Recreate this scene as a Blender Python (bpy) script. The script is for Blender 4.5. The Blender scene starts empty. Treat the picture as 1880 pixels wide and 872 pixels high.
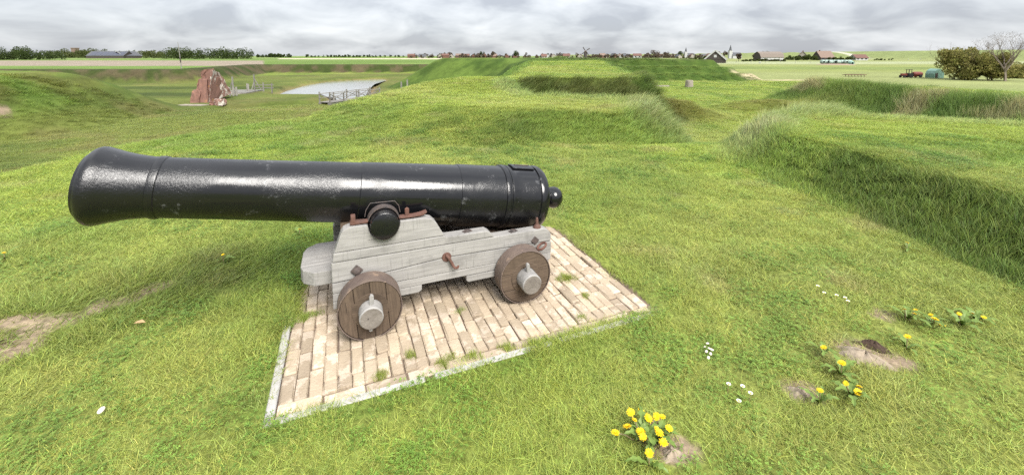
import bpy, bmesh, math, random
import numpy as np
from mathutils import Vector, Matrix
R = math.radians
random.seed(7)
rng = np.random.default_rng(11)
sc = bpy.context.scene
COL = sc.collection

# ------------------------------------------------------------------ camera, sky, sun, exposure
CAM_H = 1.7
PX_F, PX_PP, PX_HZ = 772.0, 190.0, 103.0          # focal length, principal row and horizon row in 1880-wide photo pixels
cam = bpy.data.cameras.new('camera')
cam.sensor_fit = 'HORIZONTAL'; cam.sensor_width = 36.0
cam.lens = PX_F / 1880 * 36
cam.shift_y = -(436 - PX_PP) / 1880
cam.clip_start = 0.05; cam.clip_end = 20000
camo = bpy.data.objects.new('camera', cam); COL.objects.link(camo)
camo.location = (0, 0, CAM_H)
PITCH = math.atan((PX_PP - PX_HZ) / PX_F)
camo.rotation_euler = (math.pi / 2 - PITCH, 0, 0)
sc.camera = camo

SUN_EL, SUN_AZ = R(47), R(150)                      # azimuth clockwise from +Y (view direction)
sun = bpy.data.lights.new('sun', 'SUN'); sun.energy = 1.4; sun.angle = R(32); sun.color = (1, .965, .91)
suno = bpy.data.objects.new('sun', sun); COL.objects.link(suno)
sd = Vector((math.sin(SUN_AZ) * math.cos(SUN_EL), math.cos(SUN_AZ) * math.cos(SUN_EL), math.sin(SUN_EL)))
suno.rotation_euler = sd.to_track_quat('Z', 'Y').to_euler()

world = bpy.data.worlds.new('World'); sc.world = world; world.use_nodes = True
def build_world():
    nt = world.node_tree; N = nt.nodes; K = nt.links; N.clear()
    def nd(t, **kw):
        n = N.new(t)
        for k, v in kw.items(): setattr(n, k, v)
        return n
    def math_(op, a, b=None):
        n = nd('ShaderNodeMath', operation=op)
        for i, v in enumerate((a, b)):
            if v is None: continue
            if isinstance(v, (int, float)): n.inputs[i].default_value = v
            else: K.new(v, n.inputs[i])
        return n.outputs[0]
    sky = nd('ShaderNodeTexSky', sky_type='NISHITA', sun_disc=False, sun_elevation=SUN_EL, sun_rotation=SUN_AZ, altitude=5)
    sky_s = nd('ShaderNodeVectorMath', operation='SCALE'); K.new(sky.outputs[0], sky_s.inputs[0]); sky_s.inputs['Scale'].default_value = 0.05
    tc = nd('ShaderNodeTexCoord'); sep = nd('ShaderNodeSeparateXYZ'); K.new(tc.outputs['Generated'], sep.inputs[0])
    z = math_('MAXIMUM', sep.outputs[2], 0.0)
    zz = math_('ADD', z, 0.32)                     # a flat cloud deck seen in perspective
    cx = math_('DIVIDE', sep.outputs[0], zz); cy = math_('DIVIDE', sep.outputs[1], zz)
    cmb = nd('ShaderNodeCombineXYZ'); K.new(cx, cmb.inputs[0]); K.new(cy, cmb.inputs[1])
    n1 = nd('ShaderNodeTexNoise'); n1.inputs['Scale'].default_value = 2.6; n1.inputs['Detail'].default_value = 7; n1.inputs['Roughness'].default_value = .52; n1.inputs['Distortion'].default_value = .35
    n2 = nd('ShaderNodeTexNoise'); n2.inputs['Scale'].default_value = 1.5; n2.inputs['Detail'].default_value = 3
    K.new(cmb.outputs[0], n1.inputs['Vector']); K.new(cmb.outputs[0], n2.inputs['Vector'])
    s = math_('ADD', math_('MULTIPLY', n1.outputs[0], .68), math_('MULTIPLY', n2.outputs[0], .32))
    cr = nd('ShaderNodeValToRGB'); K.new(s, cr.inputs[0])
    e = cr.color_ramp.elements
    e[0].position = .40; e[0].color = (.090, .094, .104, 1)
    e[1].position = .64; e[1].color = (.166, .170, .176, 1)
    m = e.new(.50); m.color = (.124, .129, .137, 1)
    # the overcast luminance law: a closed cloud deck is about three times as bright overhead as at the horizon
    lum = math_('ADD', 1.0, math_('MULTIPLY', z, 2.0))
    cs = nd('ShaderNodeVectorMath', operation='SCALE'); K.new(cr.outputs[0], cs.inputs[0]); K.new(lum, cs.inputs['Scale'])
    mix = nd('ShaderNodeMix', data_type='RGBA'); mix.inputs[0].default_value = .93
    K.new(sky_s.outputs[0], mix.inputs[6]); K.new(cs.outputs[0], mix.inputs[7])
    bg = nd('ShaderNodeBackground'); K.new(mix.outputs[2], bg.inputs[0]); bg.inputs[1].default_value = 1.0
    out = nd('ShaderNodeOutputWorld'); K.new(bg.outputs[0], out.inputs[0])
build_world()
vs = sc.view_settings
vs.view_transform = 'Standard'; vs.look = 'None'; vs.gamma = 1; vs.use_curve_mapping = False
vs.exposure = 2.35
sc.render.engine = 'CYCLES'
sc.cycles.use_denoising = False
sc.cycles.max_bounces = 4; sc.cycles.diffuse_bounces = 2; sc.cycles.glossy_bounces = 2
sc.cycles.transmission_bounces = 2; sc.cycles.transparent_max_bounces = 2
sc.cycles.use_adaptive_sampling = True; sc.cycles.adaptive_threshold = .02
sc.cycles.caustics_reflective = False; sc.cycles.caustics_refractive = False

# ------------------------------------------------------------------ small helpers
def tag(o, label=None, cat=None, group=None, kind=None):
    if label: o['label'] = label
    if cat: o['category'] = cat
    if group: o['group'] = group
    if kind: o['kind'] = kind
    return o
def empty(name, loc=(0, 0, 0), rz=0):
    o = bpy.data.objects.new(name, None); COL.objects.link(o)
    o.location = loc; o.rotation_euler = (0, 0, rz); o.empty_display_size = .1
    return o
def link_mesh(name, me, mat=None, parent=None, smooth=False, link=True):
    o = bpy.data.objects.new(name, me)
    if link: COL.objects.link(o)
    if mat and not me.materials: me.materials.append(mat)
    if smooth: me.shade_smooth()
    if parent: o.parent = parent
    return o
def mk(name, vf, mat=None, parent=None, smooth=False):
    me = bpy.data.meshes.new(name); me.from_pydata([tuple(v) for v in vf[0]], [], vf[1]); me.update()
    return link_mesh(name, me, mat, parent, smooth)
def join(*parts):
    V, F = [], []
    for v, f in parts:
        b = len(V); V += [tuple(p) for p in v]; F += [tuple(i + b for i in q) for q in f]
    return V, F
def box(c, s, rz=0.0, ry=0.0, taper=1.0):
    M = Matrix.Rotation(rz, 3, 'Z') @ Matrix.Rotation(ry, 3, 'Y'); c = Vector(c); V = []
    for z in (-.5, .5):
        k = taper if z > 0 else 1
        for x, y in ((-.5, -.5), (.5, -.5), (.5, .5), (-.5, .5)):
            V.append(tuple(c + M @ Vector((x * s[0] * k, y * s[1] * k, z * s[2]))))
    return V, [(3, 2, 1, 0), (4, 5, 6, 7), (0, 1, 5, 4), (1, 2, 6, 5), (2, 3, 7, 6), (3, 0, 4, 7)]
def prism_y(poly, y0, y1):                          # poly in (x, z), extruded along y
    n = len(poly); V = [(p[0], y0, p[1]) for p in poly] + [(p[0], y1, p[1]) for p in poly]
    F = [tuple(range(n)), tuple(range(2 * n - 1, n - 1, -1))] + [(i, i + n, (i + 1) % n + n, (i + 1) % n) for i in range(n)]
    return V, F
def prism_z(poly, z0, z1):
    n = len(poly); V = [(p[0], p[1], z0) for p in poly] + [(p[0], p[1], z1) for p in poly]
    F = [tuple(range(n - 1, -1, -1)), tuple(range(n, 2 * n))] + [(i, (i + 1) % n, (i + 1) % n + n, i + n) for i in range(n)]
    return V, F
def tube(path, rad, n=8, caps=True):
    P = [Vector(p) for p in path]; V = []; F = []; up = Vector((0, 0, 1)); last = None
    for i, p in enumerate(P):
        t = (P[min(i + 1, len(P) - 1)] - P[max(i - 1, 0)]).normalized()
        if last is None:
            a = t.cross(up if abs(t.z) < .95 else Vector((1, 0, 0))).normalized()
        else: a = (last - t * last.dot(t)).normalized()
        last = a; b = t.cross(a); r = rad[i] if hasattr(rad, '__len__') else rad
        for k in range(n):
            g = 2 * math.pi * k / n; V.append(tuple(p + (a * math.cos(g) + b * math.sin(g)) * r))
    for i in range(len(P) - 1):
        for k in range(n):
            F.append((i * n + k, i * n + (k + 1) % n, (i + 1) * n + (k + 1) % n, (i + 1) * n + k))
    if caps: F += [tuple(range(n - 1, -1, -1)), tuple(range((len(P) - 1) * n, len(P) * n))]
    return V, F
def lathe(profile, n=64, axis='X', close=True):     # profile of (s, r) along the axis
    V = []; F = []
    for s, r in profile:
        for k in range(n):
            g = 2 * math.pi * k / n; V.append((s, r * math.cos(g), r * math.sin(g)))
    m = len(profile)
    for i in range(m - 1):
        for k in range(n):
            F.append((i * n + k, i * n + (k + 1) % n, (i + 1) * n + (k + 1) % n, (i + 1) * n + k))
    if close: F += [tuple(range(n)), tuple(range(m * n - 1, (m - 1) * n - 1, -1))]
    if axis == 'Y': V = [(v[1], v[0], v[2]) for v in V]; F = [f[::-1] for f in F]
    if axis == 'Z': V = [(v[1], v[2], v[0]) for v in V]
    return V, F
def move(vf, d): return [(v[0] + d[0], v[1] + d[1], v[2] + d[2]) for v in vf[0]], vf[1]
def bevel(o, w=.006, seg=2):
    bm = bmesh.new(); bm.from_mesh(o.data)
    es = [e for e in bm.edges if len(e.link_faces) == 2 and e.calc_face_angle(0) > .5]
    bmesh.ops.bevel(bm, geom=es, offset=w, segments=seg, affect='EDGES', profile=.6, clamp_overlap=True)
    bm.to_mesh(o.data); bm.free(); return o
def autosmooth(o, deg=35):
    me = o.data; me.shade_smooth()
    try: me.set_sharp_from_angle(angle=R(deg))
    except Exception: pass
    return o

# ------------------------------------------------------------------ materials
def material(name, c1, c2=None, rough=.8, scale=8.0, detail=6, bump=0.0, bscale=None, stretch=(1, 1, 1), spec=.3, rnd=0.0, coat=0.0, metallic=0.0, c3=None, c3s=3.0, c3at=.62):
    m = bpy.data.materials.new(name); m.use_nodes = True; nt = m.node_tree; N = nt.nodes; K = nt.links
    b = N['Principled BSDF']; b.inputs['Roughness'].default_value = rough; b.inputs['Specular IOR Level'].default_value = spec
    b.inputs['Coat Weight'].default_value = coat; b.inputs['Metallic'].default_value = metallic; b.inputs['Coat Roughness'].default_value = .15
    tc = N.new('ShaderNodeTexCoord'); mp = N.new('ShaderNodeMapping'); mp.inputs['Scale'].default_value = stretch
    K.new(tc.outputs['Object'], mp.inputs[0])
    oi = N.new('ShaderNodeObjectInfo')
    vec = mp.outputs[0]
    if rnd:
        ad = N.new('ShaderNodeVectorMath'); ad.operation = 'ADD'; cb = N.new('ShaderNodeMath'); cb.operation = 'MULTIPLY'; cb.inputs[1].default_value = 37.0
        K.new(oi.outputs['Random'], cb.inputs[0]); K.new(vec, ad.inputs[0]); K.new(cb.outputs[0], ad.inputs[1]); vec = ad.outputs[0]
    no = N.new('ShaderNodeTexNoise'); no.inputs['Scale'].default_value = scale; no.inputs['Detail'].default_value = detail; no.inputs['Roughness'].default_value = .62
    K.new(vec, no.inputs['Vector'])
    mx = N.new('ShaderNodeMix'); mx.data_type = 'RGBA'
    cr = N.new('ShaderNodeMapRange'); cr.inputs[1].default_value = .32; cr.inputs[2].default_value = .68
    K.new(no.outputs[0], cr.inputs[0]); K.new(cr.outputs[0], mx.inputs[0])
    mx.inputs[6].default_value = (*c1, 1); mx.inputs[7].default_value = (*(c2 or c1), 1)
    col = mx.outputs[2]
    if c3:
        n3 = N.new('ShaderNodeTexNoise'); n3.inputs['Scale'].default_value = c3s; n3.inputs['Detail'].default_value = 8; n3.inputs['Roughness'].default_value = .7
        K.new(vec, n3.inputs['Vector']); r3 = N.new('ShaderNodeMapRange'); r3.inputs[1].default_value = c3at; r3.inputs[2].default_value = c3at + .05
        K.new(n3.outputs[0], r3.inputs[0]); m3 = N.new('ShaderNodeMix'); m3.data_type = 'RGBA'; K.new(r3.outputs[0], m3.inputs[0]); K.new(col, m3.inputs[6]); m3.inputs[7].default_value = (*c3, 1)
        col = m3.outputs[2]
    if rnd:
        hs = N.new('ShaderNodeHueSaturation'); mr = N.new('ShaderNodeMapRange'); mr.inputs[3].default_value = 1 - rnd; mr.inputs[4].default_value = 1 + rnd
        K.new(oi.outputs['Random'], mr.inputs[0]); K.new(mr.outputs[0], hs.inputs['Value']); K.new(col, hs.inputs['Color']); col = hs.outputs[0]
    K.new(col, b.inputs['Base Color'])
    if bump:
        nb = N.new('ShaderNodeTexNoise'); nb.inputs['Scale'].default_value = bscale or scale * 3; nb.inputs['Detail'].default_value = 5
        K.new(vec, nb.inputs['Vector']); bp = N.new('ShaderNodeBump'); bp.inputs['Strength'].default_value = bump; bp.inputs['Distance'].default_value = .01
        K.new(nb.outputs[0], bp.inputs['Height']); K.new(bp.outputs[0], b.inputs['Normal'])
    return m

def wood_material(name, light, dark, crack, rough=.85, rnd=.08, gs=1.0):
    """weathered timber, grain along local x"""
    m = bpy.data.materials.new(name); m.use_nodes = True; nt = m.node_tree; N = nt.nodes; K = nt.links
    b = N['Principled BSDF']; b.inputs['Roughness'].default_value = rough; b.inputs['Specular IOR Level'].default_value = .2
    tc = N.new('ShaderNodeTexCoord'); oi = N.new('ShaderNodeObjectInfo')
    ad = N.new('ShaderNodeVectorMath'); ad.operation = 'ADD'; mu = N.new('ShaderNodeMath'); mu.operation = 'MULTIPLY'; mu.inputs[1].default_value = 23.0
    K.new(oi.outputs['Random'], mu.inputs[0]); K.new(tc.outputs['Object'], ad.inputs[0]); K.new(mu.outputs[0], ad.inputs[1])
    def noise(scale, stretch, detail=6, rough=.6):
        mp = N.new('ShaderNodeMapping'); mp.inputs['Scale'].default_value = stretch; K.new(ad.outputs[0], mp.inputs[0])
        n = N.new('ShaderNodeTexNoise'); n.inputs['Scale'].default_value = scale; n.inputs['Detail'].default_value = detail; n.inputs['Roughness'].default_value = rough
        K.new(mp.outputs[0], n.inputs['Vector']); return n.outputs[0]
    g1 = noise(9 * gs, (.5, 7, 7)); g2 = noise(3 * gs, (1, 1.6, 1.6), 8, .7); g3 = noise(16 * gs, (.16, 5, 5), 3)
    g4 = noise(30 * gs, (3.2, .22, .22), 4)          # fine checks across the grain
    def ramp(v, a, c):
        r = N.new('ShaderNodeMapRange'); r.inputs[1].default_value = a; r.inputs[2].default_value = c; K.new(v, r.inputs[0]); return r.outputs[0]
    def mixc(f, a, c):
        x = N.new('ShaderNodeMix'); x.data_type = 'RGBA'; K.new(f, x.inputs[0])
        for i, v in ((6, a), (7, c)):
            if isinstance(v, tuple): x.inputs[i].default_value = (*v, 1)
            else: K.new(v, x.inputs[i])
        return x.outputs[2]
    c = mixc(ramp(g1, .3, .7), light, dark)
    c = mixc(ramp(g2, .52, .78), c, tuple(v * .55 for v in dark))
    c = mixc(ramp(g4, .58, .75), c, tuple(v * .85 for v in dark))
    c = mixc(ramp(g3, .70, .72), c, crack)
    hs = N.new('ShaderNodeHueSaturation'); mr = N.new('ShaderNodeMapRange'); mr.inputs[3].default_value = 1 - rnd; mr.inputs[4].default_value = 1 + rnd
    K.new(oi.outputs['Random'], mr.inputs[0]); K.new(mr.outputs[0], hs.inputs['Value']); K.new(c, hs.inputs['Color']); K.new(hs.outputs[0], b.inputs['Base Color'])
    bp = N.new('ShaderNodeBump'); bp.inputs['Strength'].default_value = .5; bp.inputs['Distance'].default_value = .004
    K.new(g1, bp.inputs['Height']); K.new(bp.outputs[0], b.inputs['Normal'])
    return m

def paint_material():
    """thick glossy black paint over pitted cast iron"""
    m = bpy.data.materials.new('black_paint'); m.use_nodes = True; nt = m.node_tree; N = nt.nodes; K = nt.links
    b = N['Principled BSDF']
    tc = N.new('ShaderNodeTexCoord')
    def noise(scale, detail=4, rough=.55):
        n = N.new('ShaderNodeTexNoise'); n.inputs['Scale'].default_value = scale; n.inputs['Detail'].default_value = detail; n.inputs['Roughness'].default_value = rough
        K.new(tc.outputs['Object'], n.inputs['Vector']); return n.outputs[0]
    def rng_(v, a, c, lo=0, hi=1):
        r = N.new('ShaderNodeMapRange'); r.inputs[1].default_value = a; r.inputs[2].default_value = c; r.inputs[3].default_value = lo; r.inputs[4].default_value = hi; K.new(v, r.inputs[0]); return r.outputs[0]
    pit = rng_(noise(75, 4, .7), .42, .58); patch = noise(2.6, 4, .6); fine = noise(22, 5, .55); dust = noise(9, 10, .8); chip = noise(14, 10, .8)
    mx = N.new('ShaderNodeMix'); mx.data_type = 'RGBA'; K.new(rng_(chip, .71, .73), mx.inputs[0])
    mx.inputs[6].default_value = (.006, .006, .007, 1); mx.inputs[7].default_value = (.16, .13, .11, 1)
    m2 = N.new('ShaderNodeMix'); m2.data_type = 'RGBA'; K.new(rng_(dust, .585, .68, 0, .75), m2.inputs[0]); K.new(mx.outputs[2], m2.inputs[6]); m2.inputs[7].default_value = (.13, .13, .135, 1)
    K.new(m2.outputs[2], b.inputs['Base Color'])
    K.new(rng_(patch, .40, .62, .13, .27), b.inputs['Roughness'])
    b.inputs['Specular IOR Level'].default_value = .5
    mul = N.new('ShaderNodeMath'); mul.operation = 'MULTIPLY'; K.new(pit, mul.inputs[0]); K.new(rng_(patch, .47, .64, .0, .20), mul.inputs[1])
    a2 = N.new('ShaderNodeMath'); a2.operation = 'MULTIPLY_ADD'; K.new(fine, a2.inputs[0]); a2.inputs[1].default_value = .30; K.new(mul.outputs[0], a2.inputs[2])
    bp = N.new('ShaderNodeBump'); bp.inputs['Strength'].default_value = .5; bp.inputs['Distance'].default_value = .0045
    K.new(a2.outputs[0], bp.inputs['Height']); K.new(bp.outputs[0], b.inputs['Normal'])
    return m

def leaf_material(name, attr='col', trans=.35, rough=.55):
    """blades and leaves: instance colour x per-blade shade, partly translucent"""
    m = bpy.data.materials.new(name); m.use_nodes = True; nt = m.node_tree; N = nt.nodes; K = nt.links; N.clear()
    a = N.new('ShaderNodeAttribute'); a.attribute_type = 'INSTANCER'; a.attribute_name = attr
    s = N.new('ShaderNodeAttribute'); s.attribute_type = 'GEOMETRY'; s.attribute_name = 'shade'
    mx = N.new('ShaderNodeMix'); mx.data_type = 'RGBA'; mx.blend_type = 'MULTIPLY'; mx.inputs[0].default_value = 1
    K.new(a.outputs['Color'], mx.inputs[6]); K.new(s.outputs['Color'], mx.inputs[7])
    d = N.new('ShaderNodeBsdfPrincipled'); d.inputs['Roughness'].default_value = rough; d.inputs['Specular IOR Level'].default_value = .25
    K.new(mx.outputs[2], d.inputs['Base Color'])
    t = N.new('ShaderNodeBsdfTranslucent'); K.new(mx.outputs[2], t.inputs[0])
    ms = N.new('ShaderNodeMixShader'); ms.inputs[0].default_value = trans; K.new(d.outputs[0], ms.inputs[1]); K.new(t.outputs[0], ms.inputs[2])
    o = N.new('ShaderNodeOutputMaterial'); K.new(ms.outputs[0], o.inputs[0])
    return m
def crown_material(name, c1, c2, trans=.25):
    m = bpy.data.materials.new(name); m.use_nodes = True; nt = m.node_tree; N = nt.nodes; K = nt.links; N.clear()
    g = N.new('ShaderNodeNewGeometry'); mx = N.new('ShaderNodeMix'); mx.data_type = 'RGBA'
    K.new(g.outputs['Random Per Island'], mx.inputs[0]); mx.inputs[6].default_value = (*c1, 1); mx.inputs[7].default_value = (*c2, 1)
    d = N.new('ShaderNodeBsdfDiffuse'); K.new(mx.outputs[2], d.inputs[0]); t = N.new('ShaderNodeBsdfTranslucent'); K.new(mx.outputs[2], t.inputs[0])
    ms = N.new('ShaderNodeMixShader'); ms.inputs[0].default_value = trans; K.new(d.outputs[0], ms.inputs[1]); K.new(t.outputs[0], ms.inputs[2])
    o = N.new('ShaderNodeOutputMaterial'); K.new(ms.outputs[0], o.inputs[0]); return m

M = {}
M['paint'] = paint_material()
M['grey_wood'] = wood_material('grey_wood', (.305, .293, .277), (.210, .201, .189), (.05, .042, .036))
M['brown_wood'] = wood_material('brown_wood', (.125, .090, .063), (.07, .05, .036), (.02, .015, .012), gs=1.6)
M['end_grain'] = material('end_grain', (.20, .178, .155), (.125, .108, .092), .9, 14, bump=.6, bscale=40, c3=(.05, .042, .036), c3s=18, c3at=.62)
M['rust'] = material('rust', (.135, .062, .045), (.085, .05, .04), .75, 14, bump=.4, bscale=70, c3=(.28, .17, .11), c3s=22, c3at=.64)
M['tyre'] = material('tyre_iron', (.095, .070, .060), (.145, .108, .085), .8, 9, bump=.5, bscale=60, c3=(.21, .15, .11), c3s=16, c3at=.58)
M['iron'] = material('iron', (.05, .045, .045), (.10, .075, .065), .55, 30, bump=.3, bscale=90)
M['brick'] = material('paving_brick', (.385, .312, .222), (.305, .240, .170), .88, 9, bump=.5, bscale=60, rnd=.19, c3=(.47, .385, .295), c3s=6, c3at=.52)
M['joint'] = material('joint_sand', (.17, .125, .095), (.11, .08, .06), .95, 30, bump=.5)
M['concrete'] = material('kerb_concrete', (.40, .385, .36), (.30, .29, .265), .9, 14, bump=.3, bscale=90, rnd=.08)
M['soil'] = material('dry_soil', (.30, .225, .165), (.20, .145, .105), .95, 9, bump=.9, bscale=30, c3=(.37, .30, .225), c3s=14)
M['dark_soil'] = material('dark_soil', (.075, .048, .033), (.045, .03, .022), .95, 20, bump=.8)
M['sand_stone'] = material('crusted_sand', (.33, .27, .20), (.21, .165, .12), .95, 12, bump=1.0, bscale=26, c3=(.16, .12, .085), c3s=24, c3at=.6)
M['blade'] = leaf_material('grass_blade')
M['water'] = None

# ------------------------------------------------------------------ height of the land
F0, L0 = -2.8, -4.3
def sstep(a, b, x):
    t = np.clip((x - a) / (b - a), 0, 1); return t * t * (3 - 2 * t)
def hash2(ix, iy, seed):
    v = np.sin(ix * 127.1 + iy * 311.7 + seed * 74.7) * 43758.5453
    return v - np.floor(v)
def vnoise(x, y, s, seed=0):
    x = x / s; y = y / s; ix = np.floor(x); iy = np.floor(y); fx = x - ix; fy = y - iy
    fx = fx * fx * (3 - 2 * fx); fy = fy * fy * (3 - 2 * fy)
    a = hash2(ix, iy, seed); b = hash2(ix + 1, iy, seed); c = hash2(ix, iy + 1, seed); d = hash2(ix + 1, iy + 1, seed)
    return (a + (b - a) * fx) * (1 - fy) + (c + (d - c) * fx) * fy
def fbm(x, y, s, seed=0, o=3):
    return sum(vnoise(x, y, s / 2 ** i, seed + i) * .5 ** i for i in range(o)) / sum(.5 ** i for i in range(o))
def sdp(x, y, poly):                                # signed distance to a polygon, negative inside
    d = np.full(x.shape, 1e18); ins = np.zeros(x.shape, bool); n = len(poly)
    for i in range(n):
        ax, ay = poly[i]; bx, by = poly[(i + 1) % n]; ex, ey = bx - ax, by - ay
        t = np.clip(((x - ax) * ex + (y - ay) * ey) / (ex * ex + ey * ey), 0, 1)
        d = np.minimum(d, (x - ax - t * ex) ** 2 + (y - ay - t * ey) ** 2)
        c = (ay > y) != (by > y)
        ins ^= c & (x < ex * (y - ay) / (ey if ey else 1e-9) + ax)
    return np.where(ins, -1, 1) * np.sqrt(d)
def dline(x, y, pts):
    d = np.full(x.shape, 1e18)
    for (ax, ay), (bx, by) in zip(pts[:-1], pts[1:]):
        ex, ey = bx - ax, by - ay; t = np.clip(((x - ax) * ex + (y - ay) * ey) / (ex * ex + ey * ey), 0, 1)
        d = np.minimum(d, (x - ax - t * ex) ** 2 + (y - ay - t * ey) ** 2)
    return np.sqrt(d)
def raise_(h, d, top, w, k=1.0):                    # a flat-topped bank: top where d<0, falling to h over w
    t = np.clip(d / w, 0, 1); t = (np.sqrt(t * t + k * .012) - math.sqrt(k * .012)) / (math.sqrt(1 + k * .012) - math.sqrt(k * .012)); t = t + .10 * np.sin(np.pi * t) * t
    return np.where(d < w, np.maximum(h, top * (1 - t) + h * t), h)
def lower_(h, d, bot, w):
    t = np.clip(d / w, 0, 1); t = t * t * (3 - 2 * t)
    return np.where(d < w, np.minimum(h, bot * (1 - t) + h * t), h)

B0 = [(-7.2, -40), (-7.2, 7.6), (-6.2, 10.2), (-5.1, 11.8), (-4.2, 13.2), (-2.8, 15.8), (-.8, 17.3), (0, 30), (3, 54), (38, 53), (31, 44), (27, 20), (28, -40)]
R2 = [(-.3, 17.9), (5.9, 19.3), (6.8, 24), (11, 58), (4.2, 62), (1.6, 34)]
R6 = [(-13.5, 84), (3.5, 68), (12, 72), (2, 96)]                # the far rampart left of it, its dark flank towards us
R3 = [(6, 57), (26, 57), (29, 74), (4, 84)]
P1 = [(2.95, 9.4), (2.2, 8.9), (-1.0, 9.9), (-2.6, 11.7), (-3.5, 12.9), (-2.7, 15.2), (-.8, 17.0), (-.4, 15.6), (.3, 12.9), (2.2, 11.8), (3.1, 10.2)]
R5 = [(4.55, -8), (4.5, 3), (4.35, 6.4), (4.9, 7.8), (6.3, 8.3), (8.5, 6.9), (14, 0), (14, -8)]
B4 = [(18.7, 26.2), (18.6, -14), (25, -14), (25, 25)]
MO = [(-47, 43), (-45, 33), (-70, 10), (-150, -40), (-170, 60), (-80, 58)]
WT = [(-38.5, 70), (-42, 80), (-45.5, 95), (-46, 106), (-42, 114), (-37, 118), (-34, 112), (-32.5, 98), (-29, 84), (-24.5, 69), (-19, 60), (-20, 56), (-24, 59), (-29, 69)]
LOW = [(-160, 94), (-74, 94), (-94, 151), (-41, 151), (-20, 150), (0, 60), (0, -60), (-160, -60)]
OUT = [(-220, 101), (-79, 101), (-97, 158), (-38, 158), (0, 165)]
DIKE = [(560, -300), (545, 300), (520, 700), (505, 1100), (300, 2600)]
W1 = np.array((-.852, 2.355)); TH = R(22.0); UV = np.array(((math.cos(TH), math.sin(TH)), (-math.sin(TH), math.cos(TH))))
def uv_world(u, v): return W1 + u * UV[0] + v * UV[1]
PAV_U, PAV_V = (-.50, 1.84), (-.458, 1.12)
PAV = [tuple(uv_world(u, v)) for u, v in ((PAV_U[0], PAV_V[0]), (PAV_U[1], PAV_V[0]), (PAV_U[1], PAV_V[1]), (PAV_U[0], PAV_V[1]))]

def H(x, y):
    x = np.asarray(x, float); y = np.asarray(y, float)
    far = np.hypot(x, y)
    h = np.full(x.shape, F0) + (fbm(x, y, 90, 3) - .5) * .5
    d = dline(x, y, DIKE); h = np.maximum(h, 8.2 - np.maximum(d - 4, 0) / 4.2 + 0 * h)
    dl = sdp(x, y, LOW); h = lower_(h, dl, L0, 7.0) 
    h = raise_(h, dline(x, y, OUT) - 2.6, -1.5, 4.5)
    wob = (fbm(x, y, 5, 9) - .5) * .6
    h = raise_(h, sdp(x, y, MO) + wob * 2, .05, 10.0, 4)
    t = -1.3 * np.maximum(sstep(7.4, 12.5, y) * sstep(.2, 2.4, x), .85 * sstep(8.0, 11.0, x))
    h = raise_(h, sdp(x, y, B0) + wob * .3, t + 0 * h, 6.5, .3)
    w2 = 1.3 + 9.0 * sstep(22, 60, y) * sstep(8, -4, x) + 3.0 * sstep(4, 10, x) * sstep(24, 40, y)
    h = raise_(h, sdp(x, y, R2) + wob * .4, .70 + .54 * sstep(25, 60, y), w2)
    h = raise_(h, sdp(x, y, R6) + wob * .5, 1.28, 11.0)
    d3 = sdp(x, y, R3); ts = np.clip(d3 / 7.0, 0, 1); ts = (np.floor(ts * 3) + sstep(.35, 1, ts * 3 - np.floor(ts * 3))) / 3
    h = np.where(d3 < 7, np.maximum(h, 1.2 * (1 - ts) + h * ts), h)
    h = raise_(h, sdp(x, y, P1) + wob * .35, .54 + .33 * sstep(13.2, 16.5, y) * sstep(.4, -.4, x), 1.05 + 1.9 * sstep(2.0, -3.5, x), 1)
    h = raise_(h, sdp(x, y, R5) + wob * .25, .52, .72 + 1.6 * sstep(5.2, 6.3, x), 1)
    h = raise_(h, sdp(x, y, B4) + wob * .3, -.1, 1.9)
    for cx, cy, rx, ry, a in ((8.3, 20.8, 1.5, 1.3, .75), (14.3, 23.0, 2.8, 1.6, .6), (-27, 42, 6, 4, .4)):
        g = np.exp(-(((x - cx) / rx) ** 2 + ((y - cy) / ry) ** 2)); h = h + a * g
    h = lower_(h, dline(x, y, [(-33, 50.5), (-24, 56.5), (-19, 59)]) - .8, L0 - 1.25, 2.2)
    h = lower_(h, sdp(x, y, WT), -5.7, 3.0)
    near = sstep(40, 4, far)
    bump = (fbm(x, y, 1.1, 21) - .5) * .07 + (vnoise(x, y, .28, 25) - .5) * .022
    h = h + bump * near + (fbm(x, y, 3.2, 31) - .5) * .16 * sstep(6, 14, far) * sstep(160, 60, far)
    # the levelled bed under the paving
    dp = sdp(x, y, PAV); k = sstep(.55, .02, dp); h = h * (1 - k) + k * .006; h = np.where(dp < -.035, -.05, h)
    return h

# bare worn places in the lawn: (x, y, rx, ry, angle)
BARE = [(-2.98, 2.50, .20, .12, .7), (-2.78, 2.74, .16, .085, .35), (-2.64, 2.93, .13, .07, .5), (-3.0, 2.22, .22, .15, .8), (-3.3, 2.5, .26, .14, .6), (2.06, 2.24, .20, .13, -.7), (1.49, 1.985, .115, .085, 0), (.70, 1.66, .12, .085, 0), (-40, 31.5, 1.4, .9, 0), (2.45, 2.6, .1, .06, 0)]
def bare(x, y):
    b = np.zeros(np.shape(x))
    for i, (cx, cy, rx, ry, a) in enumerate(BARE):
        c, s = math.cos(a), math.sin(a); p = ((x - cx) * c + (y - cy) * s) / rx; q = (-(x - cx) * s + (y - cy) * c) / ry
        d = np.sqrt(p * p + q * q) + (fbm(x, y, max(.06, rx * .7), 51 + i) - .5) * .9
        b = np.maximum(b, sstep(1.12, .8, d))
    return b

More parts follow.
